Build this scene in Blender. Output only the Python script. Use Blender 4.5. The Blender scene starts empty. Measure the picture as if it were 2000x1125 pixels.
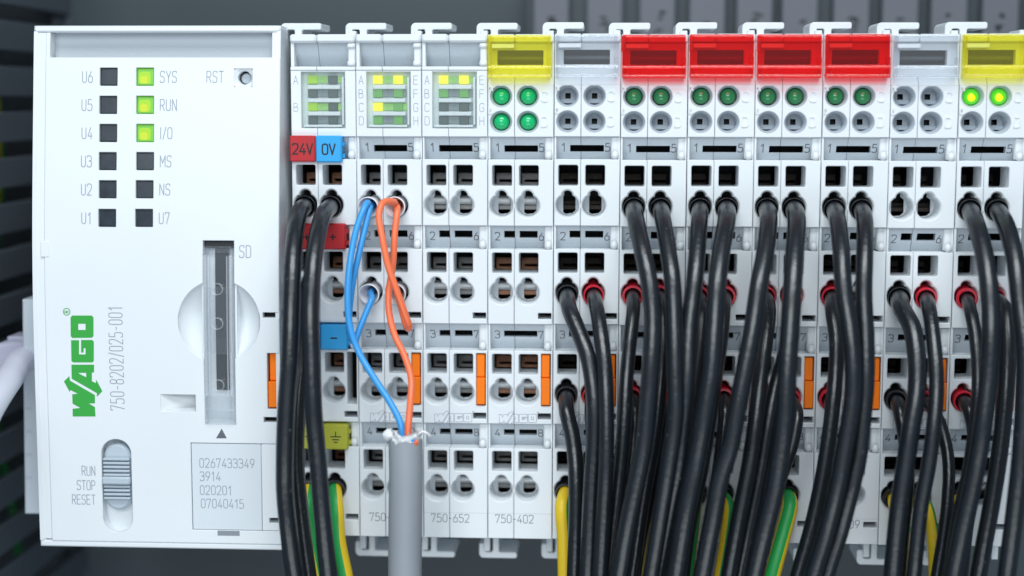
import bpy, bmesh, math, random
from mathutils import Vector, Matrix
from mathutils.geometry import tessellate_polygon
random.seed(7)
S = 0.001                                   # all lengths below are millimetres
scene = bpy.context.scene
COL = scene.collection
# ------------------------------------------------------------------ camera
CAM = Vector((56.7583, -290.3675, 28.3188))
PITCH, YAW, ROLL, FPX = -0.1157, -0.0561, 0.0017, 3123.28
FW = Vector((math.sin(YAW)*math.cos(PITCH), math.cos(YAW)*math.cos(PITCH), math.sin(PITCH)))
RT0 = Vector((math.cos(YAW), -math.sin(YAW), 0)); UP0 = RT0.cross(FW)
RT = RT0*math.cos(ROLL) + UP0*math.sin(ROLL); UP = UP0*math.cos(ROLL) - RT0*math.sin(ROLL)
cd = bpy.data.cameras.new('camera'); cam = bpy.data.objects.new('camera', cd); COL.objects.link(cam)
cam.matrix_world = Matrix(((RT.x, UP.x, -FW.x, CAM.x*S), (RT.y, UP.y, -FW.y, CAM.y*S), (RT.z, UP.z, -FW.z, CAM.z*S), (0, 0, 0, 1)))
cd.sensor_width = 36; cd.lens = 36*FPX/2000; cd.clip_start = 0.01; cd.clip_end = 5
cd.dof.use_dof = True; cd.dof.focus_distance = 0.2905; cd.dof.aperture_fstop = 7.5
scene.camera = cam
# ------------------------------------------------------------------ light
w = bpy.data.worlds.new('World'); scene.world = w; w.use_nodes = True
bg = w.node_tree.nodes['Background']; bg.inputs[0].default_value = (0.62, 0.80, 1.0, 1); bg.inputs[1].default_value = 0.22
def area(name, loc, target, sx, sy, power, col):
    l = bpy.data.lights.new(name, 'AREA'); l.shape = 'RECTANGLE'; l.size = sx; l.size_y = sy; l.energy = power; l.color = col
    o = bpy.data.objects.new(name, l); COL.objects.link(o); o.location = Vector(loc)*S
    o.rotation_euler = (Vector(target) - Vector(loc)).to_track_quat('-Z', 'Y').to_euler()
    return o
area('cabinet_lamp', (75, -270, 400), (55, 0, -5), 0.40, 0.14, 1.95, (0.91, 0.97, 1.0))
area('front_lamp', (15, -430, 165), (45, 0, -5), 0.34, 0.16, 1.08, (0.90, 0.965, 1.0))
area('added_low_fill', (60, -360, -210), (50, 20, -45), 0.40, 0.18, 0.62, (0.90, 0.965, 1.0))  # fill added to brighten the lower part, no such lamp known
scene.view_settings.view_transform = 'Standard'; scene.view_settings.look = 'None'
scene.view_settings.exposure = -0.07; scene.view_settings.gamma = 1.0
scene.cycles.max_bounces = 10; scene.cycles.transparent_max_bounces = 16

# ------------------------------------------------------------------ materials
def mat(name, col, rough=0.45, metal=0.0, emit=None, estr=0.0, bump=0.0, bscale=900.0, vary=0.0, vscale=60.0, spec=0.5, coat=0.0, dirt=0.0):
    m = bpy.data.materials.new(name); m.use_nodes = True; nt = m.node_tree; b = nt.nodes['Principled BSDF']
    b.inputs['Base Color'].default_value = (*col, 1); b.inputs['Roughness'].default_value = rough; b.inputs['Metallic'].default_value = metal
    b.inputs['Specular IOR Level'].default_value = spec; b.inputs['Coat Weight'].default_value = coat
    if emit: b.inputs['Emission Color'].default_value = (*emit, 1); b.inputs['Emission Strength'].default_value = estr
    tc = nt.nodes.new('ShaderNodeTexCoord')
    if vary or dirt:
        n = nt.nodes.new('ShaderNodeTexNoise'); n.inputs['Scale'].default_value = vscale; n.inputs['Detail'].default_value = 6
        nt.links.new(tc.outputs['Object'], n.inputs['Vector'])
        mx = nt.nodes.new('ShaderNodeMix'); mx.data_type = 'RGBA'
        mx.inputs[6].default_value = (*[c*(1-vary) for c in col], 1); mx.inputs[7].default_value = (*[min(1, c*(1+vary)) for c in col], 1)
        nt.links.new(n.outputs['Fac'], mx.inputs[0]); out = mx.outputs[2]
        if dirt:
            n2 = nt.nodes.new('ShaderNodeTexNoise'); n2.inputs['Scale'].default_value = 1400; n2.inputs['Detail'].default_value = 2
            nt.links.new(tc.outputs['Object'], n2.inputs['Vector'])
            r = nt.nodes.new('ShaderNodeValToRGB'); r.color_ramp.elements[0].position = 0.69; r.color_ramp.elements[1].position = 0.8
            nt.links.new(n2.outputs['Fac'], r.inputs[0])
            mu = nt.nodes.new('ShaderNodeMath'); mu.operation = 'MULTIPLY'; mu.inputs[1].default_value = dirt; nt.links.new(r.outputs[0], mu.inputs[0])
            m2 = nt.nodes.new('ShaderNodeMix'); m2.data_type = 'RGBA'; nt.links.new(mu.outputs[0], m2.inputs[0]); nt.links.new(out, m2.inputs[6])
            m2.inputs[7].default_value = (0.25, 0.25, 0.25, 1) if sum(col) > 0.5 else (0.3, 0.33, 0.36, 1); out = m2.outputs[2]
        nt.links.new(out, b.inputs['Base Color'])
        rr_ = nt.nodes.new('ShaderNodeMapRange'); rr_.inputs[3].default_value = rough*0.85; rr_.inputs[4].default_value = min(1, rough*1.2)
        nt.links.new(n.outputs['Fac'], rr_.inputs[0]); nt.links.new(rr_.outputs[0], b.inputs['Roughness'])
    if bump:
        n3 = nt.nodes.new('ShaderNodeTexNoise'); n3.inputs['Scale'].default_value = bscale; n3.inputs['Detail'].default_value = 3
        nt.links.new(tc.outputs['Object'], n3.inputs['Vector'])
        bp = nt.nodes.new('ShaderNodeBump'); bp.inputs['Strength'].default_value = bump; bp.inputs['Distance'].default_value = 0.0002
        nt.links.new(n3.outputs['Fac'], bp.inputs['Height']); nt.links.new(bp.outputs[0], b.inputs['Normal'])
    return m
def clear(name, tint, body, fac, rough=0.12):
    m = bpy.data.materials.new(name); m.use_nodes = True; nt = m.node_tree; b = nt.nodes['Principled BSDF']
    b.inputs['Base Color'].default_value = (*body, 1); b.inputs['Roughness'].default_value = rough
    t = nt.nodes.new('ShaderNodeBsdfTransparent'); t.inputs[0].default_value = (*tint, 1)
    lw = nt.nodes.new('ShaderNodeLayerWeight'); lw.inputs[0].default_value = 0.5
    pw_ = nt.nodes.new('ShaderNodeMath'); pw_.operation = 'POWER'; pw_.inputs[1].default_value = 4.0; nt.links.new(lw.outputs['Facing'], pw_.inputs[0])
    f = nt.nodes.new('ShaderNodeMath'); f.operation = 'MULTIPLY_ADD'; f.inputs[1].default_value = 0.6; f.inputs[2].default_value = 0.06; nt.links.new(pw_.outputs[0], f.inputs[0])
    b.inputs['Specular IOR Level'].default_value = 0.0
    g = nt.nodes.new('ShaderNodeBsdfGlossy'); g.inputs['Roughness'].default_value = rough; g.inputs[0].default_value = (1, 1, 1, 1)
    m1 = nt.nodes.new('ShaderNodeMixShader'); m1.inputs[0].default_value = fac
    nt.links.new(t.outputs[0], m1.inputs[1]); nt.links.new(b.outputs[0], m1.inputs[2])
    mx = nt.nodes.new('ShaderNodeMixShader'); nt.links.new(f.outputs[0], mx.inputs[0])
    nt.links.new(m1.outputs[0], mx.inputs[1]); nt.links.new(g.outputs[0], mx.inputs[2])
    nt.links.new(mx.outputs[0], nt.nodes['Material Output'].inputs[0])
    return m
WHITE = mat('white_plastic', (0.74, 0.775, 0.80), 0.42, vary=0.025, vscale=40, bump=0.06, bscale=2500, dirt=0.10)
COVERW = mat('cover_plastic', (0.75, 0.785, 0.81), 0.38, vary=0.035, vscale=55, bump=0.05, bscale=3000, dirt=0.05)
GREYSHADE = mat('pale_grey_and_shade_plastic', (0.53, 0.58, 0.625), 0.5, vary=0.03, vscale=50, bump=0.06, bscale=2500, dirt=0.12)  # white plastic darkened by painted recess shade; also the true grey side block
MIDGREY = mat('mid_grey_plastic', (0.46, 0.51, 0.56), 0.5, vary=0.03)
CAV = mat('dark_cavity', (0.022, 0.026, 0.029), 0.55)  # dark tone stands in for the shade inside holes and slots
STEEL = mat('spring_steel', (0.80, 0.80, 0.79), 0.4, 0.3, vary=0.2, vscale=900, bump=0.4, bscale=1800)
TIN = mat('tinned_contact', (0.32, 0.31, 0.30), 0.42, 0.5, vary=0.25, vscale=700)
COPPER = mat('copper_contact', (0.42, 0.20, 0.12), 0.45, 0.5, vary=0.25, vscale=700)
DARKC = mat('dark_contact', (0.035, 0.026, 0.02), 0.5, 0.5, vary=0.3, vscale=700)
ORANGE = mat('orange_plastic', (0.95, 0.195, 0.0), 0.42, vary=0.04, spec=0.3)
REDT = mat('red_tag_plastic', (0.46, 0.016, 0.022), 0.38, vary=0.06, vscale=120, dirt=0.15)
BLUET = mat('blue_tag_plastic', (0.03, 0.36, 0.74), 0.36, vary=0.04)
OLIVET = mat('olive_tag_plastic', (0.42, 0.43, 0.03), 0.4, vary=0.06)
PRINT = mat('grey_print', (0.31, 0.35, 0.41), 0.6)
PRINTD = mat('dark_print', (0.11, 0.12, 0.145), 0.6)
BLACKP = mat('black_print', (0.01, 0.01, 0.012), 0.5)
EMBOSS = mat('embossed_white_plastic', (0.80, 0.83, 0.85), 0.4)
LOGO = mat('green_print', (0.03, 0.36, 0.045), 0.5)
RUBBER = mat('black_insulation', (0.006, 0.009, 0.013), 0.29, vary=0.25, vscale=180, bump=0.30, bscale=1100, dirt=0.24, spec=0.75)
YEL = mat('yellow_insulation', (0.80, 0.55, 0.02), 0.38, vary=0.04)
GRN = mat('green_insulation', (0.015, 0.33, 0.07), 0.38, vary=0.05)
BLUEW = mat('blue_insulation', (0.045, 0.33, 0.76), 0.33, vary=0.05)
ORW = mat('orange_insulation', (0.95, 0.19, 0.075), 0.36, vary=0.05)
FBLK = mat('black_collar_plastic', (0.012, 0.013, 0.015), 0.22)
FRED = mat('red_collar_plastic', (0.60, 0.012, 0.035), 0.28)
FWHT = mat('white_collar_plastic', (0.80, 0.78, 0.80), 0.35)
JACKET = mat('grey_cable_jacket', (0.29, 0.315, 0.345), 0.5, vary=0.05, vscale=90, bump=0.25, bscale=500, dirt=0.15)
FOIL = mat('shield_foil', (0.78, 0.79, 0.81), 0.5, 0.05, vary=0.25, vscale=500, bump=0.8, bscale=600)
NETW = mat('white_cable_jacket', (0.66, 0.66, 0.76), 0.4)
NETB = mat('lilac_grey_boot', (0.42, 0.42, 0.52), 0.45)
PLATE = mat('cabinet_plate_paint', (0.040, 0.058, 0.068), 0.5, vary=0.08, vscale=12)
DUCT = mat('grey_duct_plastic', (0.085, 0.105, 0.125), 0.55, vary=0.1, vscale=60)
TERM = mat('grey_marker_plastic', (0.12, 0.128, 0.15), 0.55, vary=0.06)
RAIL = mat('zinc_rail', (0.45, 0.47, 0.48), 0.35, 0.9)
SMOKE = mat('smoked_light_window', (0.026, 0.035, 0.046), 0.2, vary=0.55, vscale=600, spec=0.4)
LEDG = mat('lit_green_window', (0.12, 0.42, 0.01), 0.2, emit=(0.16, 0.62, 0.0), estr=0.17)
LEDHOT = mat('light_chip', (0.4, 0.5, 0.0), 0.3, emit=(0.62, 0.66, 0.0), estr=0.32)
CH_Y = mat('yellow_light', (0.6, 0.6, 0.0), 0.3, emit=(0.90, 0.82, 0.0), estr=0.85)
CH_L = mat('lime_light', (0.24, 0.46, 0.0), 0.3, emit=(0.36, 0.58, 0.0), estr=0.38)
CH_G = mat('dull_green_light', (0.10, 0.30, 0.06), 0.35, emit=(0.07, 0.30, 0.02), estr=0.4)
CH_D = mat('unlit_light', (0.05, 0.08, 0.075), 0.35)
CH_S = mat('grey_light_pipe', (0.20, 0.25, 0.26), 0.35)
CH_SG = mat('green_tinged_light_pipe', (0.24, 0.48, 0.14), 0.35, emit=(0.22, 0.50, 0.02), estr=0.3)
def dome(name, col, em, es):
    return mat(name, col, 0.16, emit=em, estr=es, coat=0.3)
DOME_B = dome('bright_green_lens', (0.005, 0.42, 0.14), (0.0, 0.40, 0.12), 0.22)
DOME_D = dome('dark_green_lens', (0.025, 0.20, 0.07), (0.0, 0.12, 0.03), 0.15)
DOME_L = dome('lit_lime_lens', (0.10, 0.55, 0.02), (0.06, 0.55, 0.02), 0.6)
DOMEHOT = mat('lit_lens_core', (0.6, 0.7, 0.0), 0.3, emit=(0.72, 0.85, 0.0), estr=0.9)
CLEAR = clear('clear_plastic', (0.985, 0.99, 0.995), (0.82, 0.86, 0.90), 0.02)
CLEARC = clear('clear_cover_plastic', (0.955, 0.965, 0.98), (0.95, 0.955, 0.965), 0.04)
PANE = clear('clear_window_plastic', (0.97, 0.985, 0.98), (0.75, 0.82, 0.84), 0.035, 0.2)
YELC = clear('yellow_clear_plastic', (1.0, 0.975, 0.46), (1.0, 0.95, 0.14), 0.07)
REDC = clear('red_clear_plastic', (1.0, 0.16, 0.13), (1.0, 0.012, 0.012), 0.08)

# ------------------------------------------------------------------ pixel to place
def U(px, py, Y=0.0):
    d = FW*FPX + RT*(px-1000) - UP*(py-562.5)
    return CAM + d*((Y - CAM.y)/d.y)
def Z(py): return U(1020, py).z

# ------------------------------------------------------------------ mesh helpers
class MB:
    def __init__(s): s.v = []; s.f = []; s.m = []
    def add(s, vs, fs, mi=0):
        b = len(s.v); s.v += [tuple(v) for v in vs]; s.f += [tuple(i+b for i in f) for f in fs]; s.m += [mi]*len(fs); return s
    def box(s, x0, x1, y0, y1, z0, z1, b=0.0, mi=0):
        if b <= 0:
            vs = [(x, y, z) for x in (x0, x1) for y in (y0, y1) for z in (z0, z1)]
            fs = [(0, 1, 3, 2), (4, 6, 7, 5), (0, 4, 5, 1), (2, 3, 7, 6), (0, 2, 6, 4), (1, 5, 7, 3)]
            return s.add(vs, fs, mi)
        return s.plate(rr(x0, z0, x1, z1, b, 2), [], y0, y1, b, mi, back=True)
    def plate(s, outer, holes, yf, yb, bev=0.12, mi=0, back=False, yfun=None):
        loops = [ccw(outer, True)] + [ccw(h, False) for h in holes]
        ins = [offset(l, bev) for l in loops]
        tri = tessellate_polygon([[Vector((p[0], p[1], 0)) for p in l] for l in ins])
        flat = [p for l in ins for p in l]
        s.add([(p[0], yf, p[1]) for p in flat], [orient(t, flat) for t in tri], mi)
        for l, i in zip(loops, ins):
            n = len(l)
            vs = [(p[0], yf, p[1]) for p in i] + [(p[0], yf+bev, p[1]) for p in l] + [(p[0], yb, p[1]) for p in l]
            fs = []
            for k in range(n):
                j = (k+1) % n
                if bev > 0: fs.append((k, n+k, n+j, j))
                fs.append((n+k, 2*n+k, 2*n+j, n+j))
            s.add(vs, fs, mi)
        if back:
            fl = [p for l in loops for p in l]
            tri = tessellate_polygon([[Vector((p[0], p[1], 0)) for p in l] for l in loops])
            s.add([(p[0], yb, p[1]) for p in fl], [orient(t, fl)[::-1] for t in tri], mi)
        return s
    def loft(s, rings, mi=0, closed=True, cap0=False, cap1=False):
        n = len(rings[0]); vs = [p for r in rings for p in r]; fs = []
        for a in range(len(rings)-1):
            for k in range(n if closed else n-1):
                j = (k+1) % n
                fs.append((a*n+k, a*n+j, (a+1)*n+j, (a+1)*n+k))
        if cap0: fs.append(tuple(range(n))[::-1])
        if cap1: fs.append(tuple((len(rings)-1)*n+k for k in range(n)))
        return s.add(vs, fs, mi)
    def ribbon(s, pts, wd, y, closed=False, mi=0):
        n = len(pts); L = []; R_ = []
        for i in range(n):
            a = pts[i-1] if (i > 0 or closed) else pts[i]; c = pts[(i+1) % n] if (i < n-1 or closed) else pts[i]
            p = Vector(pts[i]); d1 = (p-Vector(a)); d2 = (Vector(c)-p)
            if d1.length < 1e-9: d1 = d2
            if d2.length < 1e-9: d2 = d1
            d1 = d1.normalized(); d2 = d2.normalized(); t = d1+d2
            t = t.normalized() if t.length > 1e-6 else d1
            nn = Vector((-t.y, t.x)); k = 1/max(0.45, nn.dot(Vector((-d1.y, d1.x))))
            L.append(p+nn*wd/2*k); R_.append(p-nn*wd/2*k)
        vs = [(p.x, y, p.y) for p in L] + [(p.x, y, p.y) for p in R_]
        fs = [(i, n+i, n+(i+1) % n, (i+1) % n) for i in range(n if closed else n-1)]
        return s.add(vs, fs, mi)
    def shift(s, dx, dy, dz):
        s.v = [(a+dx, b+dy, c+dz) for a, b, c in s.v]; return s
    def warp(s, fn, cuts=()):
        bm = bmesh.new(); vs = [bm.verts.new(v) for v in s.v]
        for f, m in zip(s.f, s.m):
            try: bm.faces.new([vs[i] for i in f]).material_index = m
            except ValueError: pass
        for c in cuts:
            bmesh.ops.bisect_plane(bm, geom=bm.verts[:]+bm.edges[:]+bm.faces[:], plane_co=(0, 0, c), plane_no=(0, 0, 1), dist=1e-5)
        bm.verts.index_update()
        s.v = [(v.co.x, v.co.y+fn(v.co.z), v.co.z) for v in bm.verts]
        s.f = [tuple(v.index for v in f.verts) for f in bm.faces]; s.m = [f.material_index for f in bm.faces]
        bm.free(); return s
    def mesh(s, name, mats, smooth=35, fix=False):
        me = bpy.data.meshes.new(name); me.from_pydata([(a*S, b*S, c*S) for a, b, c in s.v], [], s.f)
        for m in (mats if isinstance(mats, (list, tuple)) else [mats]): me.materials.append(m)
        me.polygons.foreach_set('material_index', s.m)
        bm = bmesh.new(); bm.from_mesh(me); bmesh.ops.remove_doubles(bm, verts=bm.verts[:], dist=1e-7)
        if fix: bmesh.ops.recalc_face_normals(bm, faces=bm.faces[:])
        bm.to_mesh(me); bm.free()
        me.polygons.foreach_set('use_smooth', [smooth > 0]*len(me.polygons))
        if smooth > 0: me.set_sharp_from_angle(angle=math.radians(smooth))
        me.update(); return me
def orient(t, p):
    a, b, c = (p[i] for i in t)
    # front faces look towards -Y: anticlockwise in (x, z)
    return tuple(t) if (b[0]-a[0])*(c[1]-a[1])-(b[1]-a[1])*(c[0]-a[0]) > 0 else (t[0], t[2], t[1])
def sarea(l): return sum(l[i-1][0]*l[i][1]-l[i][0]*l[i-1][1] for i in range(len(l)))/2
def ccw(l, want): return list(l) if (sarea(l) > 0) == want else list(l)[::-1]
def offset(l, b):
    if b == 0: return list(l)
    n = len(l); out = []
    for i in range(n):
        p = Vector(l[i]); d1 = (p-Vector(l[i-1])).normalized(); d2 = (Vector(l[(i+1) % n])-p).normalized()
        t = (d1+d2); t = t.normalized() if t.length > 1e-6 else d1
        nn = Vector((-t.y, t.x)); k = 1/max(0.5, nn.dot(Vector((-d1.y, d1.x))))
        q = p+nn*b*k; out.append((q.x, q.y))
    return out
def rr(x0, z0, x1, z1, r=0.2, n=3):
    r = min(r, abs(x1-x0)/2.01, abs(z1-z0)/2.01); out = []
    for cx, cz, a in ((x1-r, z0+r, -90), (x1-r, z1-r, 0), (x0+r, z1-r, 90), (x0+r, z0+r, 180)):
        for k in range(n+1):
            t = math.radians(a+90*k/n); out.append((cx+r*math.cos(t), cz+r*math.sin(t)))
    return out
def circ(cx, cz, r, n=28): return [(cx+r*math.cos(2*math.pi*k/n), cz+r*math.sin(2*math.pi*k/n)) for k in range(n)]
def keyhole(cx, cz, r, rn, h, n=26, m=10):
    ph = math.asin(rn/r); out = []
    for k in range(n+1):
        t = math.pi/2+ph+(2*math.pi-2*ph)*k/n; out.append((cx+r*math.cos(t), cz+r*math.sin(t)))
    for k in range(m+1):
        t = math.pi*k/m; out.append((cx+rn*math.cos(t), cz+h+rn*math.sin(t)))
    return out
def round_poly(pts, r, closed=False, n=4):
    N = len(pts); out = []
    for i, q in enumerate(pts):
        p = Vector(q[:2]); rad = r if len(q) < 3 else q[2]
        if (not closed and i in (0, N-1)) or rad <= 0: out.append((p.x, p.y)); continue
        a = Vector(pts[i-1][:2]); b = Vector(pts[(i+1) % N][:2]); da = a-p; db = b-p
        k = min(rad, da.length*0.49, db.length*0.49); A = p+da.normalized()*k; B = p+db.normalized()*k
        for j in range(n+1):
            t = j/n; c = A*(1-t)**2+p*2*t*(1-t)+B*t*t; out.append((c.x, c.y))
    return out
def catmull(P, per=8):
    P = [Vector(p) for p in P]; Q = [P[0]*2-P[1]] + P + [P[-1]*2-P[-2]]; out = []
    for i in range(1, len(Q)-2):
        p0, p1, p2, p3 = Q[i-1:i+3]
        t0 = 0; t1 = t0+max(1e-4, (p1-p0).length)**.5; t2 = t1+max(1e-4, (p2-p1).length)**.5; t3 = t2+max(1e-4, (p3-p2).length)**.5
        for k in range(per):
            t = t1+(t2-t1)*k/per
            A1 = p0*((t1-t)/(t1-t0))+p1*((t-t0)/(t1-t0)); A2 = p1*((t2-t)/(t2-t1))+p2*((t-t1)/(t2-t1)); A3 = p2*((t3-t)/(t3-t2))+p3*((t-t2)/(t3-t2))
            B1 = A1*((t2-t)/(t2-t0))+A2*((t-t0)/(t2-t0)); B2 = A2*((t3-t)/(t3-t1))+A3*((t-t1)/(t3-t1))
            out.append(B1*((t2-t)/(t2-t1))+B2*((t-t1)/(t2-t1)))
    return out+[Q[-2]]
def tube(mb, path, r, n=16, stripe=None, twist=0.0, caps=True, phase=0.0, wob=0.0):
    rings = []; t = (path[1]-path[0]).normalized(); nrm = t.orthogonal().normalized(); L = 0
    for i, p in enumerate(path):
        t2 = (path[min(i+1, len(path)-1)]-path[max(i-1, 0)]).normalized()
        q = t.rotation_difference(t2); nrm = q @ nrm; t = t2; bi = t.cross(nrm)
        if i: L += (p-path[i-1]).length
        a0 = phase+twist*L; rad = r(i/(len(path)-1)) if callable(r) else r
        rings.append([tuple(p+nrm*rad*math.cos(a0+2*math.pi*k/n)+bi*rad*math.sin(a0+2*math.pi*k/n)) for k in range(n)])
    f0 = len(mb.f); mb.loft(rings, 0, True, caps, caps)
    if stripe:
        for a in range(len(path)-1):
            for k in range(n): mb.m[f0+a*n+k] = 1 if k in stripe else 0
    return mb
def lathe(mb, origin, axis, prof, n=24, mi=0):
    ax = Vector(axis).normalized(); u = ax.orthogonal().normalized(); v = ax.cross(u); o = Vector(origin)
    return mb.loft([[tuple(o+ax*h+(u*math.cos(2*math.pi*k/n)+v*math.sin(2*math.pi*k/n))*r) for k in range(n)] for r, h in prof], mi)
# ---- objects
def obj(name, me, parent=None, loc=(0, 0, 0)):
    o = bpy.data.objects.new(name, me); COL.objects.link(o); o.location = Vector(loc)*S
    if parent: o.parent = parent
    return o
def thing(name, label, cat, loc=(0, 0, 0), group=None):
    o = bpy.data.objects.new(name, None); COL.objects.link(o); o.location = Vector(loc)*S; o.empty_display_size = 0.005
    o['label'] = label; o['category'] = cat
    if group: o['group'] = group
    return o
def tag(o, label, cat, group=None):
    o['label'] = label; o['category'] = cat
    if group: o['group'] = group
    return o
CACHE = {}
def shared(key, fn):
    if key not in CACHE: CACHE[key] = fn()
    return CACHE[key]

# ------------------------------------------------------------------ single-stroke lettering
GL = {
 '0': [('c', [(0, 0), (.5, 0), (.5, 1), (0, 1)])], '1': [('s', [(.06, .76), (.28, 1), (.28, 0)])],
 '2': [('r', [(0, .78), (0, 1), (.5, 1), (.5, .58), (0, 0, 0), (.52, 0)])],
 '3': [('r', [(0, .84), (0, 1), (.48, 1), (.48, .53), (.16, .53)]), ('r', [(.16, .53), (.5, .53), (.5, 0), (0, 0), (0, .16)])],
 '4': [('s', [(.33, 1), (0, .24), (.52, .24)]), ('s', [(.38, .52), (.38, 0)])],
 '5': [('r', [(.46, 1), (.05, 1, 0), (.03, .57, 0), (.5, .62), (.5, 0), (0, 0), (0, .15)])],
 '6': [('r', [(.36, 1), (0, .42), (0, 0), (.5, 0), (.5, .57), (.06, .57)])],
 '7': [('s', [(0, .86), (0, 1), (.5, 1), (.16, 0)])],
 '8': [('c', [(.03, .53), (.47, .53), (.47, 1), (.03, 1)]), ('c', [(0, 0), (.5, 0), (.5, .53), (0, .53)])],
 '9': [('r', [(.14, 0), (.5, .58), (.5, 1), (0, 1), (0, .43), (.44, .43)])],
 'A': [('s', [(0, 0), (.27, 1), (.54, 0)]), ('s', [(.1, .34), (.44, .34)])],
 'B': [('r', [(0, 0, 0), (0, 1, 0), (.44, 1), (.44, .53), (0, .53)]), ('r', [(0, .53), (.5, .53), (.5, 0), (0, 0)])],
 'C': [('r', [(.5, .78), (.5, 1), (0, 1), (0, 0), (.5, 0), (.5, .22)])],
 'D': [('r', [(0, 0), (0, 1, 0), (.52, 1), (.52, 0), (0, 0)])],
 'E': [('s', [(.48, 1), (0, 1), (0, 0), (.48, 0)]), ('s', [(0, .52), (.42, .52)])],
 'F': [('s', [(.48, 1), (0, 1), (0, 0)]), ('s', [(0, .52), (.42, .52)])],
 'G': [('r', [(.5, .78), (.5, 1), (0, 1), (0, 0), (.5, 0), (.5, .47, 0), (.28, .47)])],
 'H': [('s', [(0, 0), (0, 1)]), ('s', [(.5, 0), (.5, 1)]), ('s', [(0, .5), (.5, .5)])],
 'I': [('s', [(.05, 0), (.05, 1)])], 'M': [('s', [(0, 0), (0, 1), (.3, .35), (.6, 1), (.6, 0)])],
 'N': [('s', [(0, 0), (0, 1), (.5, 0), (.5, 1)])], 'O': [('c', [(0, 0), (.52, 0), (.52, 1), (0, 1)])],
 'P': [('r', [(0, 0), (0, 1, 0), (.5, 1), (.5, .48), (0, .48)])],
 'R': [('r', [(0, 0), (0, 1, 0), (.5, 1), (.5, .48), (0, .48)]), ('s', [(.24, .48), (.52, 0)])],
 'S': [('r', [(.5, .82), (.5, 1), (0, 1), (0, .54), (.5, .5), (.5, 0), (0, 0), (0, .18)])],
 'T': [('s', [(0, 1), (.54, 1)]), ('s', [(.27, 1), (.27, 0)])],
 'U': [('r', [(0, 1), (0, 0), (.5, 0), (.5, 1)])], 'V': [('s', [(0, 1), (.26, 0), (.52, 1)])],
 'Y': [('s', [(0, 1), (.27, .45), (.54, 1)]), ('s', [(.27, .45), (.27, 0)])],
 '/': [('s', [(0, -.05), (.36, 1.05)])], '-': [('s', [(.04, .46), (.34, .46)])], '+': [('s', [(0, .5), (.5, .5)]), ('s', [(.25, .24), (.25, .76)])]}
ADV = {'1': .42, 'I': .1, 'M': .6, '/': .36, '-': .38}
def text_w(t, h, gap=.2, sx=1.0): return sum(ADV.get(c, .52)*sx+gap for c in t)*h-gap*h
def text(mb, t, x, z, h, wd, y, gap=.2, sx=1.0, align='l', vertical=False, mi=0):
    W = text_w(t, h, gap, sx); pen = 0 if align == 'l' else (-W if align == 'r' else -W/2)
    for c in t:
        for kind, pts in GL.get(c, []):
            P = round_poly(pts, .24, kind == 'c', 4) if kind in 'rc' else [q[:2] for q in pts]
            if vertical: Q = [(x-p[1]*h, z+pen+p[0]*h*sx) for p in P]
            else: Q = [(x+pen+p[0]*h*sx, z+p[1]*h) for p in P]
            if kind == 's':
                for a_, b_ in zip(Q, Q[1:]):
                    d_ = (Vector(b_)-Vector(a_)).normalized()*wd*.42; mb.ribbon([(a_[0]-d_.x, a_[1]-d_.y), (b_[0]+d_.x, b_[1]+d_.y)], wd, y-.002*(Q.index(a_) % 2), False, mi)
            else: mb.ribbon(Q, wd, y, kind == 'c', mi)
        pen += (ADV.get(c, .52)*sx+gap)*h
    return mb
# the maker's emblem, drawn sideways: (right, down) points read off the cover
EMB = [
 ([(170, 180), (185, 163), (357, 163), (372, 180), (372, 345), (357, 358), (187, 360), (172, 345)], [[(238, 235), (302, 235), (302, 290), (238, 290)]]),
 ([(175, 380), (245, 380), (245, 505), (302, 505), (302, 450), (285, 450), (285, 488), (263, 488), (263, 378), (360, 378), (375, 392), (375, 562), (362, 575), (192, 575), (178, 562)], []),
 ([(178, 595), (377, 595), (377, 662), (358, 665), (358, 740), (392, 757), (397, 728), (450, 828), (403, 878), (402, 845), (180, 718)], [[(233, 667), (308, 667), (308, 705)]]),
 ([(160, 695), (165, 735), (385, 862), (385, 935), (330, 935), (385, 968), (390, 1050), (190, 1050), (188, 983), (258, 975), (188, 938), (185, 855), (235, 850), (168, 818), (163, 835), (112, 742)], [])]

# ================================================================== setting
YB = 78.0
bm_ = MB().box(-150, 240, YB, YB+3, -130, 130)
o = obj('back_plate', bm_.mesh('back_plate', PLATE)); o['kind'] = 'structure'
# mounting rail the modules are clipped on
ra = MB(); ra.box(-60, 150, 56.5, 57.5, -16, 16); ra.box(-60, 150, 57.5, 65, -13.5, -12.5); ra.box(-60, 150, 57.5, 65, 12.5, 13.5); ra.box(-60, 150, 65, 66, -13.5, 13.5); ra.box(-55, -45, 66, YB, -6, 6); ra.box(140, 148, 66, YB, -6, 6)
tag(obj('mounting_rail', ra.mesh('mounting_rail', RAIL)), 'zinc mounting rail hidden behind the white modules', 'rail')
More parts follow.
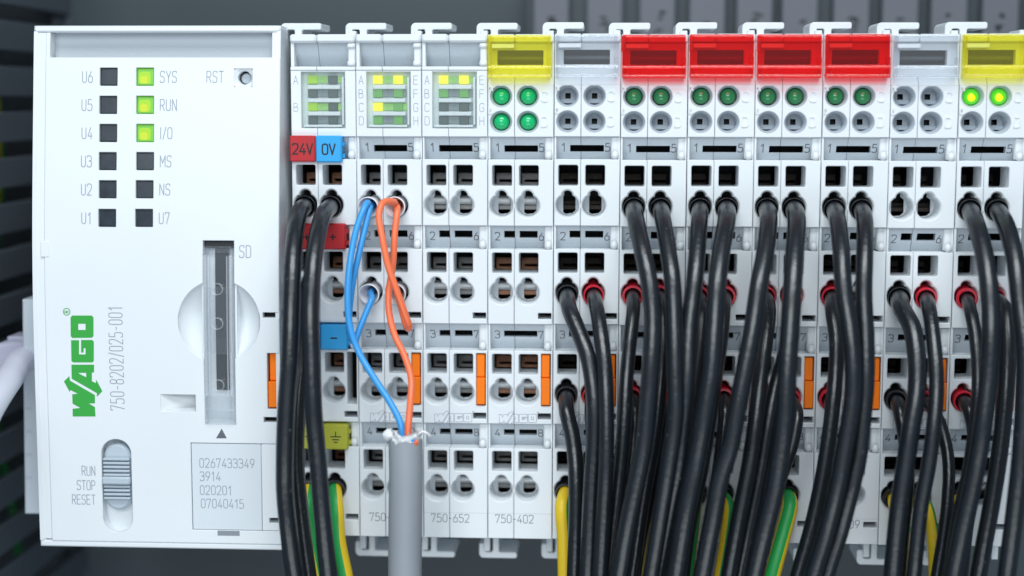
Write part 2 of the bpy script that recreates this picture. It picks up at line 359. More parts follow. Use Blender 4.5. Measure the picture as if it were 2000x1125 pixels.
# slotted wiring duct standing left of the controller: fingers run front to back
duct = thing('wiring_duct', 'dark grey slotted wiring duct standing beside the white controller', 'duct', (-66, YB, 0))
XD = 0.0
db = MB(); db.box(-45, XD, -1.2, -0.2, -120, 120); obj('base', db.mesh('duct_base', DUCT), duct)
def finger():
    m = MB(); m.plate(rr(-62, -3.05, -1.3, 3.05, 0.6, 3), [], 0, 1.2, 0.2, back=True)
    m.v = [(-b, a, c) for a, b, c in m.v]                      # stand it up as a plate facing +X
    return m.mesh('duct_finger', DUCT, fix=True)
for k in range(-10, 11):
    obj('finger', shared('finger', finger), duct, (XD, 0, k*9.4+4.2))
lid = MB(); lid.box(-46, XD+.4, -65, -63.2, -120, 120); obj('lid', lid.mesh('duct_lid', DUCT), duct); fw_ = MB(); fw_.box(-46, -45, -63, -1.3, -120, 120); obj('far_wall', fw_.mesh('duct_wall', DUCT), duct)  # unseen lid and far wall, added to keep light out of the duct
rim = MB(); rim.box(XD-2.0, XD-1.2, -8, -1.3, -110, 110); obj('side_rail', rim.mesh('duct_rail', DUCT), duct)
for x, y, a, b, g in ((-96, 60, GRN, YEL, 'outer'), (-84, 73, GRN, YEL, 'inner')):
    pw = MB(); tube(pw, catmull([(x+2*math.sin(k*1.3), y+3*math.sin(k), z) for k, z in enumerate(range(-110, 111, 20))], 4), 0.9, 10, {0, 1, 2}, 0.02)
    tag(obj('earth_wire', pw.mesh('earth_wire', [a, b])), 'green and yellow earth wire running inside the wiring duct, %s one' % g, 'wire')
# row of grey marker tags on a far terminal strip, above right
YT = 62.0
strip = MB(); a = U(1030, 20, YT); b = U(2060, 20, YT)
strip.box(a.x, b.x+20, YT+2.2, YB-0.2, a.z-14, a.z+10); tag(obj('terminal_strip', strip.mesh('terminal_strip', PLATE)), 'dark terminal strip carrying grey marker tags behind the modules', 'terminal strip')
def marker(n):
    m = MB(); m.plate(rr(-3.85, -14, 3.85, 8.5, 0.5, 3), [], -2, 2.1, 0.3, back=True); return m.mesh('marker_tag', TERM)
def blot(n):
    rnd = random.Random(n); m = MB()
    for q in range(5):
        x = rnd.uniform(-1.2, 0.6); z = rnd.uniform(-4.6, 0.2); m.ribbon([(x, z), (x+rnd.uniform(.8, 1.6), z+rnd.uniform(-.4, .4))], rnd.uniform(.4, .8), -2.05)
    return m.mesh('marker_print', BLACKP)
for k, cx in enumerate((1077, 1181, 1283, 1380, 1472, 1560, 1660, 1755, 1850, 1950, 2045)):
    p = U(cx, 38, YT)
    t = tag(obj('marker_tag', shared('mk', lambda: marker(0)), None, (p.x, YT, p.z)), 'small dark grey marker tag with faint black print on far terminal strip', 'marker tag', 'grey marker tags behind the modules')
    obj('print', blot(k), t, (0, 0, 0.3+(k*7 % 5)*0.3))

# ================================================================== io modules
ROWC = [Z(402), Z(572), Z(769), Z(958)]
FACE = [(Z(441), Z(311.5)), (Z(633), Z(487)), (Z(828), Z(685)), (Z(1052), Z(876))]
CHAN = [(Z(311.5), Z(267)), (Z(487), Z(441)), (Z(685), Z(633)), (Z(876), Z(828))]
SLOTZ = [(Z(297), Z(284)), (Z(466), Z(452)), (Z(660.5), Z(648)), (Z(854), Z(842))]
CX = (2.5, 7.3)
XA, XB, XC, XE = 0.07, 4.84, 4.91, 11.93
ZTOP, ZBOT = Z(66), Z(1052)
R1, RN, HN = 2.08, 0.98, 1.78
SQ = ((0.82, 4.42), (5.72, 9.28)); SQZ = (3.62, 7.4)
DEP = 6.5
def face_mesh(row, side, slot):
    def f():
        m = MB(); z0, z1 = FACE[row]; c = ROWC[row]; i = side
        holes = [keyhole(CX[i], c, R1+.2, RN+.2, HN), rr(SQ[i][0], c+SQZ[0], SQ[i][1], c+SQZ[1], 0.35, 3)]
        if side:
            if row == 2: holes.append(rr(9.86, Z(793), 11.64, Z(690.5), 0.1, 1))
            if slot: holes.append(rr(9.25, slot[0], 11.72, slot[1], 0.1, 1))
        x0, x1 = (XA, XB) if side == 0 else (XC, XE)
        m.plate(rr(x0, z0, x1, z1, 0.12, 2), holes, 0, DEP, 0.12)
        return m.mesh('clamp_face', WHITE)
    return shared(('face', row, side, bool(slot)), f)
def entry_mesh():
    m = MB(); o = keyhole(0, 0, R1+.22, RN+.22, HN); i = keyhole(0, 0, R1, RN, HN); i2 = keyhole(0, 0, R1-.12, RN-.1, HN)
    R = lambda l, y: [(p[0], y, p[1]) for p in l]
    m.loft([R(o, .1), R(keyhole(0, 0, R1+.09, RN+.09, HN), .22), R(i, .5), R(i2, 5.4)])
    sl = [(-.9, -1.55), (-.4, -1.85), (.8, -1.72), (1.4, -1.2), (1.4, 1.2), (.95, 1.55), (.75, 1.62), (.75, 2.35), (.45, 2.55), (-.5, 2.55), (-.72, 2.3), (-.72, 1.55), (-.9, 1.5)]; lo = [ccw(i2, True), ccw(sl, False)]
    tri = tessellate_polygon([[Vector((p[0], p[1], 0)) for p in l] for l in lo]); fl = [p for l in lo for p in l]
    m.add([(p[0], 5.4, p[1]) for p in fl], [orient(t, fl) for t in tri])
    m.loft([R(sl, 5.4), R(sl, 6.0)])
    return m.mesh('wire_entry', WHITE, 40)
def spring_mesh():
    m = MB(); rings = []
    for k in range(9):
        t = k/8*math.pi*0.62; rings.append([(x, 8.0-2.4*math.sin(t+.35), 1.45-1.6*(1-math.cos(t))/1.37) for x in (-.95, -.2, .5, 1.3)])
    m.loft(rings, 0, False); return m.mesh('clamp_spring', STEEL, 60)
def contact_mesh(mt):
    def f():
        m = MB(); m.box(-1.0, 1.5, 6.4, 7.8, -1.1, -0.22, 0.1); m.box(-1.0, 1.5, 7.4, 7.8, -.2, .5, 0.05)
        m.plate(rr(-1.6, 3.3, 1.6, 5.6, .1, 1), [rr(-1.0, 3.9, 1.5, 4.35, .05, 1)], 10.0, 11.0, .08)
        return m.mesh('contact_bar', mt)
    return shared(('contact', mt.name), f)
def lever_mesh():
    m = MB(); zt, zb = Z(693), Z(790); zm = Z(738)
    m.box(9.93, 11.42, .35, 5, zm+.05, zt, .14); m.box(9.93, 11.52, -.35, 5, zb, zm, .14); return m.mesh('release_lever', ORANGE)
def channel_mesh(ch, single):
    def f():
        m = MB(); z0, z1 = CHAN[ch]; s0, s1 = SLOTZ[ch]
        hl = [rr(2.9, s0, XB+.3, s1, .05, 1)]; hr = [rr(XC-.3 if single else 5.75, s0, 9.05, s1, .05, 1)]
        # open slots: cut each half as a notch-free plate, the two halves meeting at the seam
        m.plate([(XA, z0), (2.9, z0), (XB, z0), (XB, s0), (2.9, s0), (2.9, s1), (XB, s1), (XB, z1), (XA, z1)], [], 2.0, 3.6, 0.03)
        if single:
            m.plate([(XC, z0), (XE, z0), (XE, z1), (XC, z1), (XC, s1), (9.05, s1), (9.05, s0), (XC, s0)], [], 2.0, 3.6, 0.03)
        else:
            m.plate([(XC, z0), (XE, z0), (XE, z1), (XC, z1)], hr, 2.0, 3.6, 0.03)
        zc = (z0+z1)/2; m.v = [(a, b+.2-(c-zc)*.55, c) for a, b, c in m.v]
        return m.mesh('marker_channel', GREYSHADE)
    return shared(('chan', ch, single), f)
def rib_mesh(ch):
    def f():
        m = MB(); z0, z1 = CHAN[ch]
        m.box(10.35, 11.75, .8, 2.0, z0+.2, z1, .2); m.box(.1, .45, .3, 2.0, z0, z1, .05)
        n = 10
        rings = []
        for a in range(7):
            t = math.pi*a/6*.5; rings.append([(11.05+.72*math.cos(t)*math.cos(2*math.pi*k/n), .45-.75*math.sin(t), z0+.75+.85*math.cos(t)*math.sin(2*math.pi*k/n)) for k in range(n)])
        m.loft(rings, 0, True, False, True)
        return m.mesh('pivot_rib', WHITE, 50)
    return shared(('rib', ch), f)
def hook_top():
    z0 = U(1020, 68, 3).z; zz = lambda py: U(1020, py, 3).z
    P = [(-2.25, z0-1), (-2.25, zz(50)), (-1.75, zz(44)), (5.0, zz(44)), (5.25, zz(46)), (5.25, zz(55)), (5.0, zz(57)), (1.65, zz(57)), (1.65, z0-1.5), (.35, z0-1.5), (.35, zz(57)), (-1.05, zz(57)), (-1.05, z0-1)]
    m = MB(); m.plate(round_poly(P, .35, True, 3), [], 3, 12.5, .12, back=True)
    m.box(10.55, 11.85, 1.5, 9, z0-1.5, zz(60), .12)
    return m.mesh('top_latch', GREYSHADE if False else WHITE, fix=True)
def hook_bottom():
    zz = lambda py: U(1020, py, 9).z; z0 = ZBOT+.2
    P = [(-2.3, zz(1062)), (-2.3, zz(1085)), (-1.8, zz(1090.5)), (4.7, zz(1090.5)), (5.0, zz(1088)), (5.0, zz(1082)), (4.7, zz(1079)), (1.5, zz(1079)), (1.5, z0), (.35, z0), (.35, zz(1079)), (-1.1, zz(1079)), (-1.1, zz(1062))]
    m = MB(); m.plate(round_poly(P, .35, True, 3), [], 9, 18, .12, back=True)
    m.box(10.7, 11.85, 8, 16, zz(1074), z0, .1)
    return m.mesh('bottom_latch', WHITE, fix=True)
def housing_mesh():
    m = MB(); m.box(.05, 11.95, 16, 56.3, ZBOT+.3, ZTOP-.3)
    for x in (.05, 11.65): m.box(x, x+.3, .7, 16, ZBOT+.3, ZTOP-.3)
    m.box(.35, 11.65, .7, 16, ZBOT+.3, ZBOT+.9); m.box(.35, 11.65, 2.2, 16, ZTOP-.9, ZTOP-.3)
    return m.mesh('housing', WHITE)
def liner_mesh():  # dark liner added so the holes look unlit inside
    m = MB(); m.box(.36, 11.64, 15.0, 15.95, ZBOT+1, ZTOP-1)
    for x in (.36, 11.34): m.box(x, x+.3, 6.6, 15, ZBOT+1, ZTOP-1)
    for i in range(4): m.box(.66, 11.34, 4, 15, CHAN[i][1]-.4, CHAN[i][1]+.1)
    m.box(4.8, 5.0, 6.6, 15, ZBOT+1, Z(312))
    return m.mesh('dark_liner', CAV)
# -- upper ends
def cap_open():           # modules with a rectangular light window: open marker recess
    m = MB()
    for x0, x1 in ((XA, XB), (XC, XE)):
        m.plate(rr(x0, Z(82.5), x1, ZTOP, .5, 4), [], -.5, 6, .35)
        m.plate(rr(x0, Z(137), x1, Z(129.5), .15, 2), [], -.15, 6, .12)
    m.box(.1, .75, .2, 2.5, Z(129.5), Z(82.5), .1); m.box(10.6, 11.85, .1, 2.5, Z(129.5), Z(82.5), .2); m.box(10.5, 11.9, -.4, 2.2, Z(129), Z(118), .3); m.box(10.5, 11.9, -.35, 2.2, Z(94), Z(84), .3)
    return m.mesh('marker_frame', WHITE)
def recess_open():
    m = MB()
    for x0, x1 in ((XA, XB), (XC, XE)): m.plate([(x0, Z(131)), (x1, Z(131)), (x1, Z(81)), (x0, Z(81))], [], 2.4, 4, .03)
    m.v = [(a, b+.1-(c-Z(106))*.55, c) for a, b, c in m.v]
    return m.mesh('marker_recess', GREYSHADE)
WX0, WX1, WZ0, WZ1 = 1.95, 10.0, Z(251), Z(140)
def window_face():
    m = MB(); zb, zt = Z(267), Z(137)
    m.plate([(XA, zb), (XB, zb), (XB, WZ0), (WX0, WZ0), (WX0, WZ1), (XB, WZ1), (XB, zt-.02), (XA, zt-.02)], [], 0, 4, .1)
    m.plate([(XC, zb), (XE, zb), (XE, zt-.02), (XC, zt-.02), (XC, WZ1), (WX1, WZ1), (WX1, WZ0), (XC, WZ0)], [], 0, 4, .1)
    return m.mesh('light_face', WHITE)
LROW = [Z(155), Z(182), Z(208.7), Z(235)]; LCOL = (3.87, 7.6)
def window_bed():
    m = MB(); m.box(WX0-.2, WX1+.2, 1.7, 2.3, WZ0-.2, WZ1+.2); return m.mesh('light_bed', mat('light_bed_plastic', (.66, .73, .73), .5))
def divider_mesh():
    m = MB()
    for py in (170, 196, 222): m.box(3.0, 9.0, .6, 1.69, Z(py+4), Z(py-4), .12)
    m.box(9.3, 9.7, .6, 1.69, Z(244), Z(150), .1); m.box(2.2, 9.29, .6, 1.69, Z(249), Z(244), .1)
    return m.mesh('light_divider', WHITE)
def chip_mesh(mt):
    def f():
        m = MB(); m.box(-.85, .85, 1.0, 1.69, -.74, .74, .08); return m.mesh('light', mt)
    return shared(('chip', mt.name), f)
def pane_mesh(x0, x1):
    def f():
        m = MB(); m.plate(rr(x0, WZ0+.03, x1, WZ1-.03, .3, 3), [], .12, .5, .1, back=True); return m.mesh('pane', PANE)
    return shared(('pane', x0), f)
LH = [(2.42, Z(188)), (7.28, Z(188)), (2.42, Z(238)), (7.28, Z(238))]
def round_face():
    m = MB(); zb, zt = Z(267), Z(165)
    m.plate(rr(XA, zb, XB, zt, .1, 2), [circ(LH[0][0], LH[0][1], 2.0), circ(LH[2][0], LH[2][1], 2.0)], 0, 5, .1)
    m.plate(rr(XC, zb, XE, zt, .1, 2), [circ(LH[1][0], LH[1][1], 2.0), circ(LH[3][0], LH[3][1], 2.0)], 0, 5, .1)
    # sloping band under the cover
    for x0, x1 in ((XA, XB), (XC, XE)):
        m.add([(x0, .02, zt-.03), (x1, .02, zt-.03), (x1, 1.4, Z(147)), (x0, 1.4, Z(147))], [(0, 1, 2, 3)])
    return m.mesh('light_face', WHITE)
def bore_mesh():
    m = MB(); R = lambda r, y: [(p[0], y, p[1]) for p in circ(0, 0, r)]
    m.loft([R(2.02, .08), R(1.9, .25), R(1.62, .8), R(1.5, 4.2)])
    lo = [ccw(circ(0, 0, 1.5), True), ccw(rr(-.5, -.45, .5, .55, .05, 1), False)]; fl = [p for l in lo for p in l]
    tri = tessellate_polygon([[Vector((p[0], p[1], 0)) for p in l] for l in lo]); m.add([(p[0], 4.2, p[1]) for p in fl], [orient(t, fl) for t in tri])
    m.box(-1.4, 1.4, 2.8, 4.2, -1.3, -.55, .08)
    m.add([(-.5, 6, -.45), (.5, 6, -.45), (.5, 6, .55), (-.5, 6, .55)], [(0, 1, 2, 3)], 1)
    return m.mesh('light_bore', [MIDGREY, CAV], 40)
def dome_mesh(mt):
    def f():
        m = MB(); n = 24; rings = [[(1.42*math.cos(2*math.pi*k/n), 3.8, 1.42*math.sin(2*math.pi*k/n)) for k in range(n)]]
        for a in range(8):
            t = math.pi/2*a/7.4; rings.append([(1.42*math.cos(t)*math.cos(2*math.pi*k/n), 1.75-1.35*math.sin(t), 1.42*math.cos(t)*math.sin(2*math.pi*k/n)) for k in range(n)])
        m.loft(rings, 0, True, False, True); return m.mesh('lens', mt, 60, fix=True)
    return shared(('dome', mt.name), f)
def core_mesh():
    m = MB(); n = 14; rings = []
    for a in range(6):
        t = math.pi/2*a/5.3; rings.append([(-.12+.72*math.cos(t)*math.cos(2*math.pi*k/n), .62-.3*math.sin(t), -.12+.72*math.cos(t)*math.sin(2*math.pi*k/n)) for k in range(n)])
    m.loft(rings, 0, True, False, True); return m.mesh('light_core', DOMEHOT, 60, fix=True)
def cover_mesh(mt):
    def f():
        m = MB(); zz = Z
        P = [(2.6, zz(69)), (-.6, zz(69.5)), (-1.15, zz(73)), (-1.4, zz(83)), (-1.15, zz(84.5)), (-1.1, zz(128)), (-1.75, zz(130)), (-2.0, zz(132)), (-1.98, zz(146)), (-1.7, zz(149.5)), (1.2, zz(150.5))]
        x0, x1 = .18, 11.45
        pv = [Vector(p) for p in P]; inner = []
        for i, p in enumerate(pv):
            d = (pv[min(i+1, len(pv)-1)]-pv[max(i-1, 0)]).normalized(); inner.append(p+Vector((-d.y, d.x))*-.55 if False else p+Vector((.6, 0)) if 0 < i < len(pv)-1 else p)
        inner = [(p[0]+.6, p[1]) if 0 < i < len(P)-1 else (p[0], p[1]+(-.6 if i == 0 else .6)) for i, p in enumerate(P)]
        loop = P+inner[::-1]
        m.loft([[(x, p[0], p[1]) for p in loop] for x in (x0, x0+.12, x1-.12, x1)], 0)
        prof = P+[(2.6, zz(150))]
        for x in (x0+.13, x1-.75):
            m.loft([[(x+d, p[0]+.25, p[1]) for p in P] for d in (0, .62)], 0, True, True, True)
        m.box(.05, .75, -1.6, -.7, zz(101), zz(70), .1); m.box(10.75, 11.5, -1.6, -1.0, zz(126), zz(112), .1)
        for py, y, r in ((131.5, -1.9, .42), (148.3, -1.85, .40), (71.5, -.95, .35)):
            tube(m, [Vector((x0+.05+k*(x1-x0-.1)/6, y, zz(py))) for k in range(7)], r, 14)
        return m.mesh('label_cover', mt, 30, fix=True)
    return shared(('cover', mt.name), f)
def under_cover():
    m = MB()
    for x0, x1 in ((XA, XB), (XC, XE)):
        m.plate(rr(x0, Z(82), x1, ZTOP, .3, 3), [], .3, 6, .2)
    zt, zb, st, sb = Z(82), Z(147), Z(97), Z(126)
    m.plate([(XA, zb), (XE, zb), (XE, zt), (XA, zt)], [rr(1.65, sb, 10.0, st, .08, 1)], 1.5, 3.2, .05)
    m.box(.75, 4.85, -1.0, 1.5, Z(94), Z(85.5), .1)
    return m.mesh('marker_frame', WHITE)
def carrier_bar():
    m = MB(); m.box(1.5, 10.2, 4.2, 5.2, Z(116.5), Z(107), .25); return m.mesh('marker_carrier', mat('carrier_plastic', (.10, .11, .12), .35))

def digit_mesh(ch, heavy=False):
    def f():
        m = MB(); text(m, ch, 0, 0, 1.45, .17 if heavy else .16, -.0, align='c', sx=1.1); m.v = [(a, b-(c-.72)*.55, c) for a, b, c in m.v]; return m.mesh('digit', PRINTD)
    return shared(('dig', ch, heavy), f)
def letter_mesh(t, h, wd, mt, sx=1.0, align='c', vertical=False, gap=.2):
    def f():
        m = MB(); text(m, t, 0, 0, h, wd, 0, align=align, sx=sx, vertical=vertical, gap=gap); return m.mesh('lettering', mt)
    return shared(('txt', t, h, wd, mt.name, vertical, align), f)
def emboss_mesh(t, h):
    def f():
        m = MB(); text(m, t, 0, 0, h, .23, -.19, align='c', sx=1.15)
        vs, fs = list(m.v), list(m.f); n = len(vs)
        m.add([(a, .05, c) for a, b, c in vs], [])
        bm = {}
        for f_ in fs:
            for i in range(len(f_)):
                e = (f_[i], f_[(i+1) % len(f_)])
                if (e[1], e[0]) in bm: bm.pop((e[1], e[0]))
                else: bm[e] = 1
        for a, b in bm: m.f.append((a, n+a, n+b, b)); m.m.append(0)
        return m.mesh('embossed_letter', EMBOSS, 0)
    return shared(('emb', t), f)
def emblem_outline():
    m = MB(); k = 6.9/887
    for outer, holes in EMB:
        for l in [outer]+holes:
            m.ribbon([((1050-y)*k, (390-x)*k) for x, y in l], .085, 0, True)
    m.ribbon(circ(7.15, 2.0, .16, 10), .08, 0, True)
    return m.mesh('emblem', PRINT)

ONES = ['one', 'two', 'three', 'four']
MODS = [  # label, kind, cover, lens, contacts
 ('white power module with 24V and 0V tags beside the controller', 'window', None, None),
 ('white communication module with blue and orange data wires plugged in', 'window', None, None),
 ('white uncabled module with rectangular light window marked 750-652', 'window', None, None),
 ('white module with clear yellow cover and four green lenses', 'round', YELC, (DOME_B,)*4),
 ('white module with colourless cover beside the yellow-capped module with four green lenses', 'round', CLEARC, (None,)*4),
 ('white module with clear red cover, first red one from the controller', 'round', REDC, (DOME_D, DOME_D, None, None)),
 ('white module with clear red cover, second red one from the controller', 'round', REDC, (DOME_D, DOME_D, None, None)),
 ('white module with clear red cover, third red one from the controller', 'round', REDC, (DOME_D, DOME_D, None, None)),
 ('white module with clear red cover, fourth red one from the controller', 'round', REDC, (DOME_D, DOME_D, None, None)),
 ('white module with colourless cover between the red-capped row and lit yellow-capped module', 'round', CLEARC, (None,)*4),
 ('white module with clear yellow cover and two glowing lime lenses', 'round', YELC, (DOME_L, DOME_L, None, None)),
]
WIRED = {0: {(0, 0), (0, 1), (1, 0), (3, 0), (3, 1)}, 1: {(0, 0), (0, 1), (1, 0), (1, 1)}, 2: set(), 3: set(),
 4: {(1, 0), (1, 1), (2, 0), (2, 1), (3, 0)}, 5: {(0, 0), (0, 1), (1, 0), (1, 1), (2, 0), (2, 1), (3, 1)}, 6: {(0, 0), (0, 1), (1, 0), (1, 1), (2, 0), (2, 1), (3, 0), (3, 1)},
 7: {(0, 0), (0, 1), (1, 0), (1, 1), (2, 0), (2, 1), (3, 1)}, 8: {(0, 0), (0, 1), (1, 0), (2, 0)}, 9: {(1, 0), (1, 1), (2, 0), (2, 1), (3, 0), (3, 1)}, 10: {(0, 0), (0, 1), (1, 0), (1, 1), (2, 0), (3, 0)}}
CONT = {0: [COPPER]*4, 1: [TIN]*4, 2: [TIN]*4, 3: [TIN, COPPER, COPPER, TIN]}
LIGHTS = {0: [(CH_L, CH_D), (CH_D, CH_D), (CH_L, CH_D), (CH_D, CH_D)], 1: [(CH_Y, CH_Y), (CH_G, CH_G), (CH_Y, CH_G), (CH_G, CH_G)], 2: [(CH_Y, CH_Y), (CH_G, CH_G), (CH_D, CH_D), (CH_D, CH_D)]}
TYPE = {1: '750-', 2: '750-652', 3: '750-402', 7: '750-509', 8: '750-509'}
for i, (lab, kind, cov, lens) in enumerate(MODS):
    jr = random.Random(i+40); M_ = thing('io_module', lab, 'module', (12*i+jr.uniform(-.02, .02), jr.uniform(-.14, .14), jr.uniform(-.07, .07)), 'white input and output modules clipped side by side')
    obj('housing', shared('housing', housing_mesh), M_); obj('dark_liner', shared('liner', liner_mesh), M_)
    obj('top_latch', shared('ht', hook_top), M_); obj('bottom_latch', shared('hb', hook_bottom), M_)
    slot4 = (Z(1020), Z(1009)) if (i == 0 or i >= 6) else None
    for r in range(4):
        sl = {1: (Z(623), Z(611)), 2: (Z(819), Z(807)), 3: slot4}.get(r)
        obj('clamp_face', face_mesh(r, 0, None), M_)
        obj('clamp_face', face_mesh(r, 1, sl), M_)
        cm = CONT.get(i, [DARKC]*4)[r]
        for s_ in (0, 1):
            loc = (CX[s_], 0, ROWC[r])
            obj('wire_entry', shared('entry', entry_mesh), M_, loc)
            if (r, s_) not in WIRED[i] and not (i in (4, 9)): obj('clamp_spring', shared('spring', spring_mesh), M_, loc)
            obj('contact_bar', contact_mesh(cm), M_, loc)
        single = r == 0 or (i == 3 and r == 2)
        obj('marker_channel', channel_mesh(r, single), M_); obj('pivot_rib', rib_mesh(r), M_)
        if not (i == 0):
            zt = (Z(296.5), Z(471), Z(664), Z(857))[r]
            obj('digit', digit_mesh('1234'[r]), M_, (1.7, 2.16-(zt+.72-sum(CHAN[r])/2)*.55, zt)); obj('digit', digit_mesh('5678'[r]), M_, (9.75, 2.16-(zt+.72-sum(CHAN[r])/2)*.55, zt))
    if i: obj('release_lever', shared('lever', lever_mesh), M_)
    if i: obj('emblem', shared('embl', emblem_outline), M_, (2.15, -.03, Z(826)))
    if i in TYPE:
        o = obj('lettering', letter_mesh(TYPE[i], 1.5, .11, PRINTD, 1.0, 'l' if i == 1 else 'c'), M_, (1.9 if i == 1 else 5.0, -.03, Z(1021)))
    if i in (2, 3, 8):
        m = shared('line', lambda: MB().box(.1, 11.9, -.01, .01, -.03, .03).mesh('parting_line', MIDGREY)); obj('parting_line', m, M_, (0, 0, Z(1003)))
    if kind == 'window':
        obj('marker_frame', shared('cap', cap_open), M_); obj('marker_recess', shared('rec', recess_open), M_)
        obj('light_face', shared('wf', window_face), M_); obj('light_bed', shared('wb', window_bed), M_); obj('light_divider', shared('dv', divider_mesh), M_)
        for r in range(4):
            for c in (0, 1): obj('light', chip_mesh(LIGHTS[i][r][c]), M_, (LCOL[c], 0, LROW[r]))
            lit = CH_SG if LIGHTS[i][r][0] in (CH_L, CH_Y) else CH_S
            p = shared(('pipe', lit.name), lambda: MB().box(-1.0, 1.0, 1.3, 1.69, -.6, .6, .05).mesh('light_pipe', lit)); obj('light_pipe', p, M_, (5.73, 0, LROW[r]))
            p = shared(('pipe2', lit.name), lambda: MB().box(-.45, .45, .9, 1.29, -.6, .6, .05).mesh('light_pipe', lit)); obj('light_pipe', p, M_, (8.92, .4, LROW[r]))
        obj('pane', pane_mesh(WX0+.04, 5.9), M_); obj('pane', pane_mesh(5.93, WX1-.04), M_)
        for r in range(4):
            lt = 'ABCD'[r] if i else ('A', None, 'B', None)[r]
            if lt: obj('lettering', letter_mesh(lt, 1.5, .1, PRINT), M_, (.98, -.03, LROW[r]-.85))
            if i: obj('lettering', letter_mesh('EFGH'[r], 1.5, .1, PRINT), M_, (10.95, -.03, LROW[r]-.85))
    else:
        obj('light_face', shared('rf', round_face), M_); obj('marker_frame', shared('uc', under_cover), M_); obj('marker_carrier', shared('cb', carrier_bar), M_)
        obj('label_cover', cover_mesh(cov), M_)
        for k, (x, z) in enumerate(LH):
            obj('light_bore', shared('bore', bore_mesh), M_, (x, 0, z))
            if lens[k]:
                l_ = obj('lens', dome_mesh(lens[k]), M_, (x, 0, z))
                if lens[k] is DOME_L: obj('light_core', shared('core', core_mesh), l_)
        for t, x, z, h in (('A', .55, Z(176), 1.0), ('B', .55, Z(221), 1.0), ('C', 10.25, Z(197), 1.75), ('D', 10.25, Z(246), 1.75)):
            obj('embossed_letter', emboss_mesh(t, h), M_, (x, 0, z))

# ================================================================== coloured tags on the power module
def ptag(name, lab, px0, px1, py0, py1, mt, txt, y=-1.2, edge=True):
    a = U(px0, py1, y); b = U(px1, py0, y)
    w_, h_ = b.x-a.x, b.z-a.z
    t = thing(name, lab, 'tag', ((a.x+b.x)/2, y, a.z))
    m = MB(); m.plate(rr(-w_/2, 0, w_/2, h_, .3, 3), [], 0, 3.3, .22, back=True)
    if edge:
        m.box(w_/2-.05, w_/2+.35, 1.2, 2.6, h_*.15, h_*.32, .05); m.box(w_/2-.05, w_/2+.3, 1.2, 2.6, h_*.6, h_*.75, .05)
    obj('body', m.mesh('tag_body', mt), t)
    m = MB()
    if txt == 'earth':
        c = h_*.52
        m.ribbon([(0, c+1.0), (0, c)], .16, 0); m.ribbon([(-1.0, c), (1.0, c)], .2, 0); m.ribbon([(-.66, c-.55), (.66, c-.55)], .2, 0); m.ribbon([(-.36, c-1.05), (.36, c-1.05)], .2, 0)
    elif txt == '+': m.ribbon([(-.6, h_*.48), (.6, h_*.48)], .24, 0); m.ribbon([(0, h_*.48-.6), (0, h_*.48+.6)], .24, 0)
    elif txt == '-': m.ribbon([(-.6, h_*.47), (.6, h_*.47)], .28, 0)
    else: text(m, txt, 0, h_*.3, 1.85, .27, 0, align='c', sx=1.05, gap=.16)
    obj('lettering', m.mesh('tag_lettering', BLACKP), t, (0, -.03, 0))
    return t
ptag('marker_clip', 'red plastic tag reading 24V on the power module', 566, 616, 265, 316, REDT, '24V')
ptag('marker_clip', 'bright blue plastic tag reading 0V on the power module', 617, 667, 265, 317, BLUET, '0V')
ptag('marker_clip', 'red plus tag mostly hidden behind the thick black wires', 573, 625, 437, 487, REDT, '+')
ptag('marker_clip', 'red plus tag in plain view next to the blue wires', 626, 674, 437, 487, REDT, '+')
ptag('marker_clip', 'blue minus tag mostly hidden behind the thick black wires', 577, 624, 636, 682, BLUET, '-')
ptag('marker_clip', 'blue minus tag in plain view next to the blue wires', 626, 678, 635, 683, BLUET, '-')
ptag('marker_clip', 'olive yellow earth tag mostly hidden behind the thick black wires', 581, 631, 830, 877, OLIVET, 'earth')
ptag('marker_clip', 'olive yellow earth tag in plain view above green and yellow wire', 632, 679, 830, 878, OLIVET, 'earth')

# ================================================================== controller
ZC = -2.0
CZT = U(300, 50, -2.5).z; CZB = U(300, 1071, -8).z
CXL, CXR = -46.25, -1.1
def cprof(z): return -8.0+5.5/(CZT-ZC)*7.0*math.log(1+math.exp((z-ZC)/7.0))
CUTS = tuple(-26+4*k for k in range(15))
def CP(px, py):
    Y = -6
    for _ in range(6): p = U(px, py, Y); Y = cprof(p.z)
    return p.x, p.z
def CX_(px, py): return CP(px, py)[0]
def CZ(px, py): return CP(px, py)[1]
ctl = thing('controller', 'wide white controller with green emblem, status lights and card slot', 'controller', (0, 0, 0))
def cpart(name, mb, mt, parent=ctl, cuts=CUTS, smooth=35, fix=False):
    return obj(name, mb.warp(cprof, cuts).mesh('controller_'+name, mt, smooth, fix), parent)
def rect(px0, px1, py0, py1, r=.15, n=2):
    cy_ = (py0+py1)/2; a = CP(px0, cy_); b = CP(px1, cy_); z0 = CZ((px0+px1)/2, py1); z1 = CZ((px0+px1)/2, py0)
    return rr(a[0], z0, b[0], z1, r, n)
m = MB(); m.box(CXL+.3, CXR-.25, 14, 56.3, CZB+.6, CZT-.6); m.box(CXL+.3, CXL+1, .5, 14, CZB+.6, CZT-.6); m.box(CXR-1, CXR-.25, 3, 14, CZB+.6, CZT-.6)
cpart('housing', m, COVERW)
